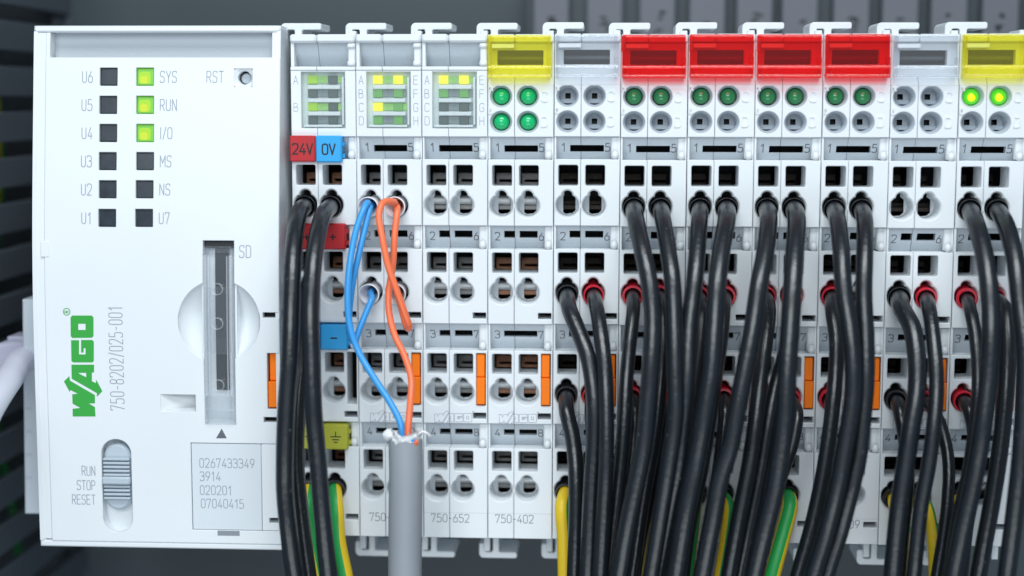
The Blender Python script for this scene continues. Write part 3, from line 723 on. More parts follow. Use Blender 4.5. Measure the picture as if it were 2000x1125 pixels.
# side walls of the cover
m = MB(); m.box(CXL, CXL+.7, .15, 20, CZB+1.2, CZT-1.0); m.box(CXR-.7, CXR, .15, 20, CZB+1.2, CZT-1.0); m.box(CXL+.02, CXR-.02, .4, 20, CZT-1.2, CZT-.02); m.box(CXL+.02, CXR-.02, .4, 20, CZB+.02, CZB+1.2)
cpart('side_wall', m, COVERW)
zl0 = CZ(300, 63); zr1 = CZ(300, 112); xh = CX_(88.5, 300); xh = CX_(90, 60)
m = MB(); m.plate(rr(CXL, zl0, CXR, CZT, .55, 4), [], 0, 3, .3); cpart('top_lip', m, COVERW)
m = MB(); m.plate(rr(CXL+.02, CZB+1.4, xh-.04, zl0-.06, .2, 2), [], .25, 3, .14); cpart('hinge_strip', m, COVERW)
m = MB(); m.plate(rr(CXL, CZB, CXR, CZB+1.1, .35, 3), [], .1, 3, .25); cpart('bottom_lip', m, COVERW)
m = MB(); m.plate([(xh+.7, zr1-.3), (CXR-1.5, zr1-.3), (CXR-1.5, zl0+.3), (xh+.7, zl0+.3)], [], 3.2, 4, .02); cpart('marker_recess', m, GREYSHADE)
m = MB(); m.plate(rr(xh, zr1-.2, xh+.75, zl0-.06, .1, 2), [], .1, 4, .08); cpart('recess_cheek', m, COVERW); m = MB(); m.plate(rr(CXR-1.55, zr1-.2, CXR-.05, zl0-.06, .1, 2), [], .1, 4, .08); cpart('recess_cheek', m, COVERW)
# main face with its openings
LEDP = [[(212, 150), (211, 205), (211, 260), (210, 315), (210, 370), (209, 426)], [(283, 150), (283, 205), (283, 260), (283, 315), (282, 370), (281, 426)]]
holes = []; ledc = []
for c in (0, 1):
    for k, (px, py) in enumerate(LEDP[c]):
        x, z = CP(px, py); ledc.append((c, k, x, z)); holes.append(rr(x-1.62, z-1.62, x+1.62, z+1.62, .08, 1))
rx, rz = CP(475, 152); holes.append(rr(rx-1.65, rz-1.65, rx+1.65, rz+1.65, .1, 1))
sx0, sx1 = CX_(397.5, 650), CX_(458, 650); sz1, sz0 = CZ(425, 470), CZ(425, 830); dx, dz = CP(425, 628); DR = CX_(505, 628)-dx
hw = (sx1-sx0)/2; scx = (sx0+sx1)/2; al = math.acos(hw/DR)
key = [(sx1, sz0)] + [(scx+DR*math.cos(-al+2*al*k/24), dz+DR*math.sin(-al+2*al*k/24)) for k in range(25)] + [(sx1, sz1), (sx0, sz1)] + [(scx+DR*math.cos(math.pi-al+2*al*k/24), dz+DR*math.sin(math.pi-al+2*al*k/24)) for k in range(25)] + [(sx0, sz0)]
holes.append(key)
holes.append(rect(314, 382, 771, 804, .1, 1)); 
wx, wz0 = CP(231, 1040); _, wz1 = CP(231, 858); holes.append(rr(wx-2.75, wz0, wx+2.75, wz1, 2.72, 8))
label_o = rect(374, 548.3, 866, 1036, .1, 1); lz0 = CZ(450, 1036); lz1 = CZ(450, 866); lx0 = CX_(374, 950)
orx = CX_(522, 745); oz1, oz0 = CZ(535, 690), CZ(535, 799)
b1x, b1a, b1b = CX_(513, 616), CZ(530, 621), CZ(530, 610.5); b2x, b2a, b2b = CX_(515, 820), CZ(530, 825), CZ(530, 815)
xr = CXR-.04; zb = CZB+1.14
outer = [(xh, zb), (xr, zb), (xr, lz0), (lx0, lz0), (lx0, lz1), (xr, lz1), (xr, b2a), (b2x, b2a), (b2x, b2b), (xr, b2b), (xr, oz0), (orx, oz0), (orx, oz1), (xr, oz1), (xr, b1a), (b1x, b1a), (b1x, b1b), (xr, b1b), (xr, zr1-.02), (xh, zr1-.02)]
tb = rect(83, 103, 470, 501, .1, 1)
m = MB(); m.plate(outer, holes, 0, 1.6, .1); cpart('front_cover', m, COVERW, smooth=30)
m = MB(); m.plate(rr(CXL+1.6, CZ(92, 502), xh+.95, CZ(92, 471), .12, 2), [], -.12, 1, .1); cpart('hinge_tab', m, COVERW)
for hpx in ((513, 546, 610.5, 621), (515, 546, 815, 825)):
    m = MB(); q = rect(*hpx, .02, 1); xs = [p[0] for p in q]; zs = [p[1] for p in q]; m.box(min(xs)-.2, max(xs)+.2, 2.5, 3, min(zs)-.2, max(zs)+.2); cpart('side_slot', m, CAV)
# status windows
LN = [['U6', 'U5', 'U4', 'U3', 'U2', 'U1'], ['SYS', 'RUN', 'I/O', 'MS', 'NS', 'U7']]
for c, k, x, z in ledc:
    lit = c == 1 and k < 3
    m = MB(); m.plate(rr(x-1.6, z-1.6, x+1.6, z+1.6, .05, 1), [], .45, 3, .22); o = cpart('status_window', m, LEDG if lit else SMOKE)
    if lit:
        m = MB(); m.plate(rr(x-.95, z-1.2, x+.35, z+.15, .4, 3), [], .40, .44, 0.0); m.plate(rr(x-1.25, z-1.25, x+.95, z+.95, .6, 4), [], .425, .44, 0.0, 1); cpart('light_chip', m, [LEDHOT, CH_L], o)
for c in (0, 1):
    for k, (px, py) in enumerate(LEDP[c]):
        m = MB(); x, z = CP(px+(-31 if c == 0 else 30), py+11)
        text(m, LN[c][k], x, z, 2.0, .15, -.03, align='r' if c == 0 else 'l', gap=.17, sx=.74); cpart('lettering', m, PRINT)
def ctext(t, px, py, h, wd=.15, align='l', vertical=False, mt=PRINT, sx=.74, gap=.17):
    x, z = CP(px, py); m = MB(); text(m, t, x, z, h, wd, -.03, align=align, vertical=vertical, sx=sx, gap=gap); cpart('lettering', m, mt)
ctext('RST', 404, 161, 2.0); ctext('SD', 468, 503, 2.15)
ctext('RUN', 186, 929, 1.75, .14, 'r', sx=.7, gap=.15); ctext('STOP', 186, 957, 1.75, .14, 'r', sx=.7, gap=.15); ctext('RESET', 186, 985, 1.75, .14, 'r', sx=.7, gap=.15)
ctext('750-8202/025-001', 243, 801, 2.5, .15, 'l', True, sx=.66, gap=.163)
# reset button
m = MB(); R = lambda l, y: [(p[0], y, p[1]) for p in l]
AN = [2*math.pi*(k+.5)/32 for k in range(32)]; sq = [(rx+1.66*math.cos(a)/max(abs(math.cos(a)), abs(math.sin(a))), rz+1.66*math.sin(a)/max(abs(math.cos(a)), abs(math.sin(a)))) for a in AN]; c0 = [(rx+1.2*math.cos(-math.pi/2+.13+2*math.pi*k/len(sq)), rz+1.2*math.sin(-math.pi/2+.13+2*math.pi*k/len(sq))) for k in range(len(sq))]
c0 = []
for p in sq:
    a = math.atan2(p[1]-rz, p[0]-rx); c0.append((rx+.1+1.22*math.cos(a), rz+1.22*math.sin(a)))
m.loft([R(sq, .1), R(c0, .7), R(c0, 2.4)]); cpart('reset_recess', m, COVERW)
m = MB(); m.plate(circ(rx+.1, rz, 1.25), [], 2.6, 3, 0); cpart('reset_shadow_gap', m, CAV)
m = MB(); m.plate(circ(rx+.15, rz-.12, .95, 20), [], 1.9, 2.7, .2); cpart('reset_button', m, MIDGREY)
# thumb dish
for sgn in (-1, 1):
    rings = []
    for a in range(21):
        x = hw+(DR-hw)*a/20; half = math.sqrt(max(0, DR*DR-x*x)); ring = []
        for b in range(25):
            z = -half+2*half*b/24; r2 = (x*x+z*z)/(DR*DR); ring.append((scx+sgn*x, .1+4.6*max(0, 1-r2)**.8, dz+z))
        rings.append(ring)
    m = MB(); m.loft(rings, 0, False)
    cpart('thumb_dish', m, COVERW, smooth=70)
# card slot: dark card behind a clear sliding cover
m = MB(); m.box(sx0-.1, sx1+.1, 2.4, 8, sz0-.1, sz1+.1); m.box(sx0-.35, sx0-.02, .6, 8, sz0, sz1); m.box(sx1+.02, sx1+.35, .6, 8, sz0, sz1); m.box(sx0, sx1, .6, 8, sz1+.02, sz1+.3); m.box(sx0, sx1, .6, 8, sz0-.3, sz0-.02); cpart('card_slot', m, COVERW)
m = MB(); m.box(scx-1.05, scx+1.5, 1.8, 2.38, CZ(425, 765), CZ(425, 480), .1); cpart('card_gap', m, mat('dark_card_plastic', (.03, .034, .04), .4))
m = MB(); m.box(sx0+.1, sx1-.1, 1.2, 2.3, CZ(425, 486), sz1-.05, .15); cpart('card_stop', m, CAV)
z = lambda py: CZ(425, py)
m = MB(); m.box(sx0+.12, sx1-.12, -.6, -.1, z(824), z(480), .25); m.box(sx0+.14, sx0+1.0, -.1, 1.6, z(824), z(484), .12); m.box(sx1-1.0, sx1-.14, -.1, 1.6, z(824), z(484), .12)
m.box(sx0+.5, sx1-.5, -1.2, -.6, z(690), z(560), .3); m.box(sx0+1.02, sx1-1.02, -.1, 1.6, z(822), z(775), .3); m.box(sx0+.3, sx1-.3, -1.1, -.6, z(818), z(800), .2); m.box(sx0+.3, sx1-.3, -.95, -.6, z(492), z(482), .1)
rg = MB()
for py in (563, 630, 750):
    n = 20; c = (scx+.05, z(py)); rg.loft([[(c[0]+r*math.cos(2*math.pi*k/n), y, c[1]+r*math.sin(2*math.pi*k/n)) for k in range(n)] for r, y in ((1.1, -1.21), (1.1, -1.42), (.93, -1.42), (.93, -1.21))])
cover = cpart('card_cover', m, CLEAR)
m = rg
for x in (sx0+.55, sx1-.55): tube(m, [Vector((x, -.62, z(772)+(z(498)-z(772))*k/12)) for k in range(13)], .3, 12)
for x in (sx0+1.15, sx1-1.15): m.box(x-.12, x+.12, -.72, -.61, z(770), z(500), .05)
cpart('cover_ridge', m, clear('clear_ridge_plastic', (.98, .99, 1), (.9, .93, .96), .2), cover)
# mark, scoop, label, switch
m = MB(); a, b, c = CP(422, 856), CP(443, 856), CP(433, 837); m.add([(p[0], -.03, p[1]) for p in (a, b, c)], [(0, 1, 2)]); cpart('arrow_mark', m, PRINTD)
q = rect(314, 382, 771, 804, 0, 1); xs = [p[0] for p in q]; zs = [p[1] for p in q]; x0, x1, z0, z1 = min(xs), max(xs), min(zs), max(zs)
m = MB(); m.add([(x0, .15, z0), (x0, .15, z1), (x1, 3.2, z1), (x1, 3.2, z0+.7), (x1, .15, z0), (x1, .15, z1)], [(0, 3, 2, 1), (0, 4, 3), (4, 5, 2, 3), (1, 2, 5)]); cpart('release_scoop', m, COVERW, smooth=0, fix=False)
m = MB(); lxm = CX_(511, 950); m.plate(rr(lx0+.1, lz0+.08, lxm-.06, lz1-.1, .15, 2), [], .15, 3, .08); cpart('label_plate', m, mat('label_plastic', (.66, .71, .75), .45, vary=.02))
m = MB(); m.plate(rr(lxm+.02, lz0+.08, CXR-.06, lz1-.1, .15, 2), [rr(CX_(526, 1016), CZ(533, 1022), CXR-.5, CZ(533, 1012), .05, 1)], .05, 3, .1); cpart('label_side_plate', m, COVERW)
m = MB(); m.box(lx0-.1, CXR-.1, 3, 3.4, lz0-1.3, lz1+.1); cpart('label_backing', m, CAV)
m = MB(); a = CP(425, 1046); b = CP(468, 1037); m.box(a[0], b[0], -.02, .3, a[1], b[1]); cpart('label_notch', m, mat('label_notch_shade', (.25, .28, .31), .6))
for t, px, py in (('0267433349', 390, 913), ('3914', 391, 939), ('020201', 391, 966), ('07040415', 393, 992)):
    x, zz_ = CP(px, py); m = MB(); text(m, t, x, zz_, 1.65, .14, .12, gap=.18, sx=.86); cpart('lettering', m, PRINT)
m = MB(); m.plate(rr(wx-2.8, wz0-.05, wx+2.8, wz1+.05, 2.72, 8), [], 2.6, 3, 0); st = rr(wx-2.74, wz0+.02, wx+2.74, wz1-.02, 2.7, 8); m.loft([R(st, .1), R(st, 2.6)]); cpart('switch_slot', m, COVERW)
ss0, ss1 = CZ(230, 998), CZ(230, 868)
m = MB(); m.plate(rr(wx-2.5, ss0, wx+2.5, ss1, 2.45, 8), [], .5, 2.6, .45)
for k in range(11):
    zc = CZ(230, 897+k*7.6); wid = 2.45
    if k in (5, 6): continue
    m.box(wx-wid, wx+wid, -.25, .6, zc-.22, zc+.22, .12)
m.box(wx-2.6, wx+2.6, -.75, .6, CZ(230, 942)-.35, CZ(230, 934)+.35, .3)
cpart('slide_switch', m, mat('switch_plastic', (.46, .53, .59), .42), smooth=35)
# side lever and emblem
m = MB(); zm = CZ(535, 746); m.box(orx+.25, CXR-.35, 1.0, 6, zm+.05, oz1-.15, .15); m.box(orx+.1, CXR-.3, .2, 6, oz0+.25, zm, .15); cpart('release_lever', m, ORANGE)
m = MB(); m.box(orx-.1, CXR-.2, 4.5, 6.5, oz0-.1, oz1+.1); cpart('lever_slot', m, CAV)
E_ = lambda x, y: CP(100+x/4.5, 580+y/4.5)
for outer_, hol in EMB:
    m = MB(); loops = [ccw([E_(*p) for p in outer_], True)] + [ccw([E_(*p) for p in h], False) for h in hol]; fl = [p for l in loops for p in l]
    tri = tessellate_polygon([[Vector((p[0], p[1], 0)) for p in l] for l in loops]); m.add([(p[0], -.03, p[1]) for p in fl], [orient(t, fl) for t in tri]); cpart('emblem', m, LOGO)
m = MB(); c = E_(136, 130); m.ribbon(circ(c[0], c[1], .62, 20), .14, -.03, True); text(m, 'R', c[0]+.34, c[1]-.2, .7, .13, -.03, vertical=True); cpart('registered_mark', m, LOGO)
# lower left side block behind the cover, with print on its front
sb = MB(); a = U(48, 1004, 4); b = U(56, 585, 4); xs0 = a.x; sb.plate([(xs0, a.z), (CXL+2, a.z), (CXL+2, b.z), (xs0+.9, b.z)], [], 4, 40, .3, back=True)
o = obj('side_block', sb.mesh('side_block', GREYSHADE), ctl)
m = MB()
for k in range(4):
    p = U(56, 800+k*45, 4); text(m, ('AC', 'X2', 'LN', 'X1')[k] if False else 'II', p.x+.6, p.z, 1.1, .2, 3.95, vertical=True)
obj('print', m.mesh('side_print', MIDGREY), o)

# ================================================================== network cable at the controller's side
nc = thing('network_cable', 'white network cable with lilac grey boot plugged into controller side', 'cable', U(30, 700, 10))
base = Vector(nc.location)/S
bt = MB(); a = U(2, 700, 8); b = U(66, 700, 12)
rings = []
for t, hz, hy in ((0, 2.8, 3.2), (.12, 3.9, 4.0), (.55, 4.2, 4.2), (1.0, 3.8, 4.0)):
    c = a.lerp(b, t) - base; c.z += (-.6+t*.6); rings.append([(c.x, c.y+y, c.z+z) for z, y in rr(-hz, -hy, hz, hy, 1.2, 4)])
bt.loft(rings, 0, True, True, True); obj('boot', bt.mesh('cable_boot', NETB, 40, fix=True), nc)
m = MB(); p = U(66, 668, 12)-base; m.box(p.x-4.2, p.x+1, p.y-3, p.y+3, p.z-.2, p.z+1.5, .3); obj('latch', m.mesh('cable_latch', NETB), nc)
pts = [U(62, 700, 10), U(42, 705, 3), U(18, 738, -8), U(-22, 800, -22), U(-60, 880, -30)]
m = MB(); tube(m, [q-base for q in catmull(pts, 8)], 2.55, 18); obj('jacket', m.mesh('cable_jacket', NETW, 60, fix=True), nc)

# ================================================================== wires
DMAX = (21.0, 14.0, 8.6, 5.0)
def hole(i, r, s): return Vector((12*i+CX[s], 0, ROWC[r]))
def wire(i, r, s, pts, wpx, collar, label, mats=None, dmax=None, sc=120.0, stripe=None, twist=0.0, phase=0.0, name='wire', tilt=0.14, group=None, cat='wire'):
    H = hole(i, r, s); D = dmax or DMAX[r]
    hp = (H-CAM); hx = 1000+FPX*hp.dot(RT)/hp.dot(FW); hy = 562.5-FPX*hp.dot(UP)/hp.dot(FW)
    W = []; L = 0; prev = (hx, hy)
    for k, (px, py) in enumerate(pts):
        L += math.hypot(px-prev[0], py-prev[1]); prev = (px, py)
        d = D*(1-math.exp(-(L+18)/sc)); d = max(d, 3.4)
        W.append(U(px, py, -d))
    side = (W[0].x-H.x); ax = Vector((max(-.35, min(.35, side*.10)), -1, -tilt)).normalized()
    C0 = H+Vector((0, .6, -.12))
    rad = wpx/2/10.9*(1-D*.6/290); wr = random.Random(i*97+r*13+s)
    W = [q+Vector((wr.uniform(-.14, .14), wr.uniform(-.25, .25), 0)) for q in W]; rad *= wr.uniform(.93, 1.0)
    path = [C0-ax*4.5, C0-ax*1.5, C0+ax*.9] + W
    t = thing(name, label, cat, tuple(H), group)
    m = MB(); tube(m, [q-H for q in catmull(path, 7)], rad, 16, stripe, twist, phase=phase); obj('insulation', m.mesh('wire_insulation', mats or RUBBER, 60, fix=True), t)
    if collar:
        big = collar is not FWHT
        ro, ri = (max(1.9, rad+.36), rad+.2) if big else (1.95, 1.55)
        f = MB(); o_ = C0-H
        lathe(f, o_, ax, [(ro-.35, -4.6), (ro-.3, -1.0), (ro-.12, .3), (ro, 1.0), (ro+.03, 1.3), (ro-.06, 1.42), (ri+.06, 1.4), (ri, 1.2), (ri-.02, -.5), (rad*.6, -1.6)], 28)
        obj('collar', f.mesh('collar', collar, 50, fix=True), t)
    return t
SIDE = ('controller-side hole', 'far-side hole')
def mod_phrase(i): return {0: 'power module', 4: 'colourless-capped module next to four-lens one', 5: 'first red-capped module', 6: 'second red-capped module', 7: 'third red-capped module', 8: 'fourth red-capped module', 9: 'colourless-capped module beyond the red ones', 10: 'lit yellow-capped module'}[i]
def bw(i, r, s, pts, wpx=34, col=FBLK, **k):
    cn = {FBLK.name: 'black', FRED.name: 'red'}[col.name]
    wire(i, r, s, pts, wpx, col, 'black wire, %s collar, clamp row %s, %s of %s' % (cn, ONES[r], SIDE[s], mod_phrase(i)), name='black_wire', group='black wires plugged into the modules', **k)
def ew(i, s, pts, wpx=28, phase=0.0, **k):
    wire(i, 3, s, pts, wpx, FBLK, 'green and yellow earth wire, %s of %s' % (SIDE[s], mod_phrase(i)), [YEL, GRN], stripe={0, 1, 2, 3}, twist=.012, phase=phase, name='earth_wire', group='green and yellow earth wires in the bottom clamp row', **k)
# power module
bw(0, 0, 0, [(582, 418), (573, 500), (569, 600), (565, 700), (559, 800), (555, 890), (557, 960), (563, 1030), (575, 1130), (590, 1200)], 38, tilt=.12)
bw(0, 0, 1, [(630, 425), (613, 500), (607, 600), (608, 700), (614, 800), (620, 900), (629, 1000), (642, 1130), (652, 1200)], 36, dmax=22, tilt=.12)
bw(0, 1, 0, [(600, 615), (590, 700), (583, 800), (580, 900), (587, 1000), (604, 1130), (616, 1200)], 33, dmax=15)
ew(0, 0, [(602, 990), (611, 1050), (626, 1130), (640, 1200)], 28, 2.2); ew(0, 1, [(657, 995), (663, 1055), (675, 1130), (688, 1200)], 30, 3.6)
# colourless-capped module
bw(4, 1, 0, [(1112, 604), (1130, 650), (1148, 700), (1158, 770), (1160, 850), (1156, 950), (1146, 1130), (1140, 1200)], 34, dmax=16)
bw(4, 1, 1, [(1165, 605), (1174, 660), (1182, 730), (1185, 810), (1183, 900), (1178, 1000), (1172, 1130), (1168, 1200)], 32, FRED, dmax=18)
bw(4, 2, 0, [(1107, 803), (1116, 850), (1125, 905), (1127, 1000), (1122, 1130), (1118, 1200)], 34, dmax=11)
bw(4, 2, 1, [(1155, 805), (1160, 880), (1155, 1000), (1140, 1130), (1130, 1200)], 30, FRED, dmax=8)
ew(4, 0, [(1099, 990), (1101, 1050), (1104, 1130), (1106, 1200)], 30, 1.5)
# first red
bw(5, 0, 0, [(1243, 430), (1255, 490), (1268, 550), (1274, 620), (1272, 700), (1266, 780), (1259, 860), (1246, 930), (1228, 1020), (1208, 1130), (1196, 1200)], 36)
bw(5, 0, 1, [(1296, 430), (1306, 490), (1314, 550), (1318, 640), (1320, 720), (1318, 810), (1308, 900), (1292, 1000), (1270, 1130), (1256, 1200)], 36)
bw(5, 1, 0, [(1237, 606), (1232, 660), (1224, 740), (1218, 820), (1212, 900), (1203, 990), (1188, 1130), (1180, 1200)], 30, FRED)
bw(5, 1, 1, [(1292, 606), (1294, 680), (1288, 770), (1276, 860), (1258, 960), (1232, 1130), (1220, 1200)], 30, FRED)
bw(5, 2, 0, [(1241, 803), (1238, 860), (1228, 950), (1210, 1060), (1196, 1200)], 28, FRED)
bw(5, 2, 1, [(1296, 803), (1288, 860), (1272, 950), (1250, 1060), (1232, 1200)], 28, FRED)
ew(5, 1, [(1284, 985), (1272, 1040), (1253, 1120), (1240, 1200)], 26, 1.0)
# second red
bw(6, 0, 0, [(1367, 430), (1361, 490), (1354, 560), (1348, 640), (1342, 740), (1334, 830), (1322, 920), (1306, 1010), (1284, 1130), (1272, 1200)], 36, dmax=19.5)
bw(6, 0, 1, [(1419, 430), (1408, 490), (1400, 560), (1395, 640), (1388, 730), (1372, 820), (1358, 910), (1340, 1000), (1318, 1130), (1306, 1200)], 38, dmax=22)
bw(6, 1, 0, [(1368, 606), (1364, 680), (1354, 780), (1340, 880), (1322, 980), (1300, 1130), (1290, 1200)], 30, FRED)
bw(6, 1, 1, [(1414, 606), (1408, 660), (1398, 740), (1385, 830), (1368, 920), (1345, 1040), (1328, 1200)], 30, FRED)
bw(6, 2, 0, [(1360, 803), (1355, 870), (1342, 960), (1325, 1060), (1305, 1200)], 28, FRED)
bw(6, 2, 1, [(1415, 805), (1411, 870), (1400, 950), (1385, 1040), (1362, 1200)], 28, FRED)
ew(6, 0, [(1358, 990), (1352, 1050), (1344, 1120), (1338, 1200)], 26, 2.6); ew(6, 1, [(1424, 990), (1418, 1050), (1404, 1130), (1396, 1200)], 26, 2.6)
# third red
bw(7, 0, 0, [(1500, 430), (1494, 490), (1483, 560), (1471, 640), (1456, 720), (1441, 790), (1425, 870), (1409, 930), (1393, 1010), (1370, 1130), (1358, 1200)], 38, dmax=22)
bw(7, 0, 1, [(1556, 430), (1553, 500), (1547, 580), (1541, 650), (1537, 730), (1532, 810), (1524, 890), (1511, 960), (1494, 1030), (1472, 1130), (1460, 1200)], 38, dmax=22)
bw(7, 1, 0, [(1500, 606), (1494, 665), (1485, 740), (1476, 830), (1462, 915), (1444, 1010), (1422, 1130), (1410, 1200)], 32, FRED, dmax=17)
bw(7, 1, 1, [(1549, 606), (1534, 680), (1513, 765), (1499, 850), (1482, 940), (1462, 1040), (1444, 1130), (1432, 1200)], 30, FRED, dmax=15)
bw(7, 2, 0, [(1492, 803), (1486, 870), (1472, 950), (1450, 1050), (1420, 1200)], 28, FRED)
bw(7, 2, 1, [(1556, 806), (1550, 860), (1526, 930), (1492, 1040), (1450, 1200)], 28, FRED, dmax=11)
ew(7, 1, [(1543, 990), (1531, 1035), (1507, 1125), (1490, 1200)], 35, 3.1, dmax=9)
# fourth red
bw(8, 0, 0, [(1636, 430), (1642, 490), (1649, 560), (1659, 640), (1666, 710), (1665, 780), (1652, 870), (1634, 950), (1612, 1045), (1588, 1130), (1574, 1200)], 36)
bw(8, 0, 1, [(1690, 432), (1689, 500), (1688, 580), (1690, 660), (1691, 740), (1686, 820), (1676, 890), (1662, 950), (1640, 1040), (1614, 1130), (1600, 1200)], 36, dmax=19)
bw(8, 1, 0, [(1626, 606), (1634, 670), (1631, 750), (1621, 840), (1606, 930), (1584, 1035), (1557, 1130), (1540, 1200)], 32, FRED)
bw(8, 2, 0, [(1624, 803), (1620, 870), (1604, 950), (1580, 1050), (1540, 1200)], 28, FRED)
# second colourless
bw(9, 1, 0, [(1762, 602), (1782, 640), (1790, 700), (1790, 760), (1780, 840), (1768, 910), (1758, 985), (1745, 1110), (1738, 1200)], 37, dmax=17)
bw(9, 1, 1, [(1815, 606), (1824, 660), (1828, 740), (1824, 820), (1812, 910), (1798, 985), (1785, 1110), (1776, 1200)], 30, FRED, dmax=17)
bw(9, 2, 0, [(1757, 806), (1768, 860), (1770, 940), (1762, 1040), (1748, 1200)], 30)
bw(9, 2, 1, [(1820, 800), (1838, 835), (1852, 900), (1852, 980), (1842, 1050), (1828, 1130), (1818, 1200)], 26, FRED, dmax=11)
ew(9, 0, [(1748, 992), (1768, 1030), (1776, 1080), (1778, 1200)], 24, 2.0, dmax=7); ew(9, 1, [(1812, 990), (1821, 1040), (1824, 1100), (1824, 1200)], 24, 2.0)
# lit yellow
bw(10, 0, 0, [(1906, 440), (1922, 500), (1931, 570), (1934, 640), (1930, 740), (1920, 836), (1903, 927), (1880, 1045), (1862, 1130), (1850, 1200)], 38)
bw(10, 0, 1, [(1966, 440), (1980, 500), (1992, 580), (2000, 680), (2002, 800), (1994, 900), (1982, 1010), (1966, 1130), (1958, 1200)], 36)
bw(10, 1, 0, [(1895, 606), (1906, 660), (1910, 740), (1904, 830), (1890, 920), (1868, 1030), (1845, 1200)], 28, FRED)
bw(10, 1, 1, [(1960, 604), (1966, 650), (1965, 740), (1956, 860), (1936, 985), (1914, 1110), (1902, 1200)], 34, FRED)
bw(10, 2, 0, [(1893, 803), (1902, 850), (1902, 930), (1888, 1030), (1868, 1200)], 30, FRED)
ew(10, 0, [(1872, 985), (1874, 1040), (1876, 1100), (1876, 1200)], 26, 0.5)

# ---- thin data wires and the grey cable
def thin(label, mt, holes_, pts, wpx, group):
    P = []; cols = []
    for kind, v in pts:
        if kind == 'h':
            H = hole(*v); P.append(H+Vector((0, 3.5, 0))); P.append(H+Vector((0, -.6, -.1)))
        elif kind == 'H':
            H = hole(*v); P.append(H+Vector((0, -.6, -.1))); P.append(H+Vector((0, 3.5, 0)))
        else: P.append(U(v[0], v[1], -v[2]))
    o0 = P[0].copy(); t = thing('data_wire', label, 'wire', tuple(o0), group)
    m = MB(); tube(m, [q-o0 for q in catmull(P, 8)], wpx/2/10.9*.95, 12); obj('insulation', m.mesh('data_wire_insulation', mt, 60, fix=True), t)
    return t
G_ = 'thin data wires at the communication module'
thin('thin blue wire from top clamp row down into the grey cable', BLUEW, None, [('h', (1, 0, 0)), ('p', (716, 398, 3.5)), ('p', (697, 445, 6)), ('p', (684, 510, 8)), ('p', (679, 580, 9)), ('p', (684, 640, 9.5)), ('p', (702, 690, 10)), ('p', (733, 742, 12)), ('p', (763, 788, 14)), ('p', (783, 830, 16)), ('p', (786, 870, 16.5))], 14, G_)
thin('thin blue wire looping from top clamp row to second clamp row', BLUEW, None, [('h', (1, 0, 0)), ('p', (722, 408, 3.0)), ('p', (712, 450, 4.5)), ('p', (700, 500, 5.5)), ('p', (688, 560, 6)), ('p', (682, 620, 6.5)), ('p', (684, 655, 6.8)), ('p', (692, 668, 6.4)), ('p', (703, 640, 5.2)), ('p', (717, 606, 4.0)), ('p', (726, 584, 3.0)), ('H', (1, 1, 0))], 13, G_)
thin('thin orange wire looping from top clamp row to second clamp row', ORW, None, [('h', (1, 0, 1)), ('p', (768, 394, 4)), ('p', (748, 396, 6.5)), ('p', (740, 420, 8)), ('p', (746, 460, 9)), ('p', (757, 515, 9.5)), ('p', (774, 565, 9.5)), ('p', (790, 610, 9)), ('p', (799, 637, 8)), ('p', (795, 640, 6)), ('p', (786, 610, 4.4)), ('p', (781, 588, 3.2)), ('H', (1, 1, 1))], 14, G_)
thin('thin orange wire from top clamp row down into the grey cable', ORW, None, [('h', (1, 0, 1)), ('p', (776, 408, 3.0)), ('p', (771, 455, 5)), ('p', (767, 520, 5.5)), ('p', (759, 570, 6)), ('p', (760, 610, 7)), ('p', (771, 655, 8.5)), ('p', (790, 695, 10.5)), ('p', (803, 740, 12.5)), ('p', (801, 790, 15)), ('p', (797, 840, 16.5)), ('p', (797, 875, 17))], 14, G_)
for r in (0, 1):
    for s in (0, 1):
        H = hole(1, r, s); ax = Vector((.12 if s else -.12, -1, -.12)).normalized(); f = MB()
        if s: ax = Vector((-.08, -1, -.08)).normalized()
        lathe(f, (0, .2, -.1), ax, [(1.35, -4), (1.4, -1), (1.75, .6), (1.92, 1.5), (1.95, 1.8), (1.78, 1.85), (1.5, 1.0), (1.0, -.6), (.7, -3)], 28)
        tag(obj('wire_collar', f.mesh('wire_collar', FWHT, 50, fix=True), None, tuple(H)), 'white flared collar on %s thin wire in clamp row %s' % (('blue', 'orange')[s], ONES[r]), 'collar')
gc = thing('grey_cable', 'thick grey cable with stripped end hanging before the communication module', 'cable', tuple(U(792, 1125, -16)))
gb = Vector(gc.location)/S
path = [U(792, 862, -16.5), U(793, 920, -17), U(792, 1000, -17), U(791, 1090, -16.5), U(791, 1200, -16)]
GR = 2.98
m = MB(); P = catmull(path, 8); tube(m, [q-gb for q in P], GR, 28, caps=False)
n = 28; top = [Vector(v) for v in m.v[:n]]; c0 = sum(top, Vector())/n; rnd = random.Random(3)
for k in range(n): m.v[k] = tuple(top[k]+Vector((0, 0, .5*math.sin(k*1.1)+rnd.uniform(-.25, .25))))
top = [Vector(v) for v in m.v[:n]]
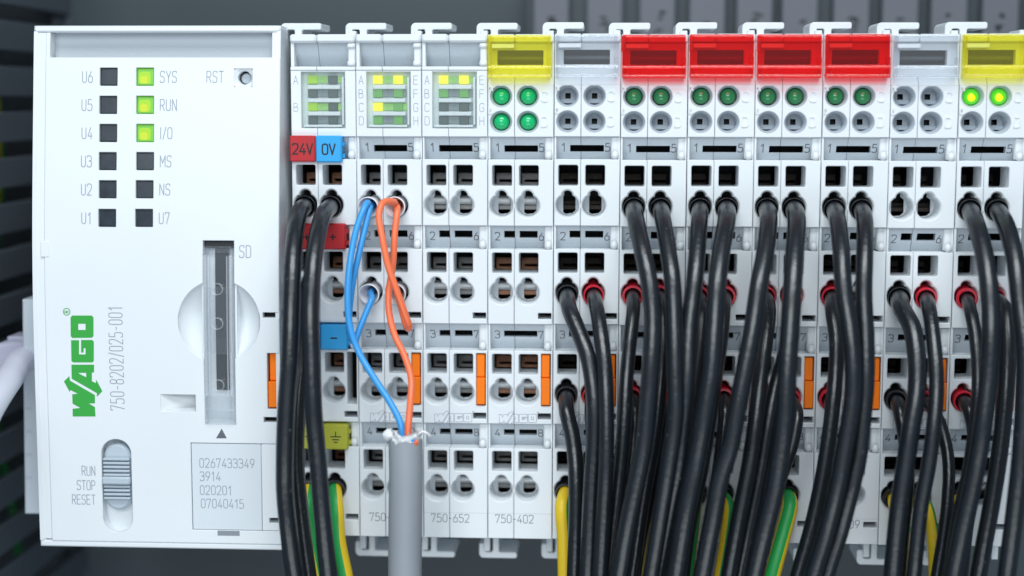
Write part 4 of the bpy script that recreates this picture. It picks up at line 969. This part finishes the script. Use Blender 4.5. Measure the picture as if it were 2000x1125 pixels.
m.loft([[tuple(v) for v in top], [tuple(c0+(v-c0)*.84+Vector((0, 0, -.05))) for v in top], [tuple(c0+(v-c0)*.8-Vector((0, 0, 6))) for v in top]])
obj('jacket', m.mesh('grey_jacket', JACKET, 60, fix=True), gc)
m = MB(); rings = []
for a in range(9):
    ring = []
    for k in range(26):
        t = 2*math.pi*k/26; rad = GR*(.86+.06*math.sin(k*2.3+a*1.7)+.08*rnd.uniform(-1, 1)+(.03 if a > 5 else 0))
        ring.append(tuple(c0+Vector((rad*math.cos(t), rad*math.sin(t), -1.2+a*.36+rnd.uniform(-.22, .22)))))
    rings.append(ring)
m.loft(rings)
for k in range(12):                                            # crumpled flakes of torn foil round the rim
    t = rnd.uniform(0, 6.28); c = c0+Vector((GR*.85*math.cos(t), GR*.85*math.sin(t), rnd.uniform(.6, 2.2)))
    vs = [tuple(c+Vector((rnd.uniform(-.5, .5), rnd.uniform(-.5, .5), rnd.uniform(-.5, .4)))) for _ in range(4)]; m.add(vs, [(0, 1, 2), (0, 2, 3)])
c = c0+Vector((-2.9, -1.2, 1.4))
for a in range(5):
    pass
rings = [[tuple(c+Vector((.95*math.sin(math.pi*a/7)*math.cos(2*math.pi*k/12)*(1+rnd.uniform(-.25, .25)), .9*math.sin(math.pi*a/7)*math.sin(2*math.pi*k/12), 1.0*math.cos(math.pi*a/7)+rnd.uniform(-.12, .12)))) for k in range(12)] for a in range(8)]
m.loft(rings)
obj('torn_foil', m.mesh('torn_foil', FOIL, 25, fix=True), gc)
for px, py, mt in ((781, 856, GRN), (806, 858, BLUEW), (800, 862, FWHT), (790, 860, FWHT), (812, 862, ORW)):
    a = U(px, py, -18.5); m = MB(); tube(m, [q-gb for q in (a, a+Vector((0, .6, -1)), a+Vector((0, 1.2, -3)))], .42, 10); obj('cut_conductor', m.mesh('cut_conductor', mt, 60, fix=True), gc)
m = MB(); tube(m, [q-gb for q in catmull([U(815, 852, -17), U(824, 843, -17), U(834, 846, -17), U(840, 852, -16.6)], 5)], .22, 8); obj('loose_thread', m.mesh('loose_thread', FWHT, 60), gc)
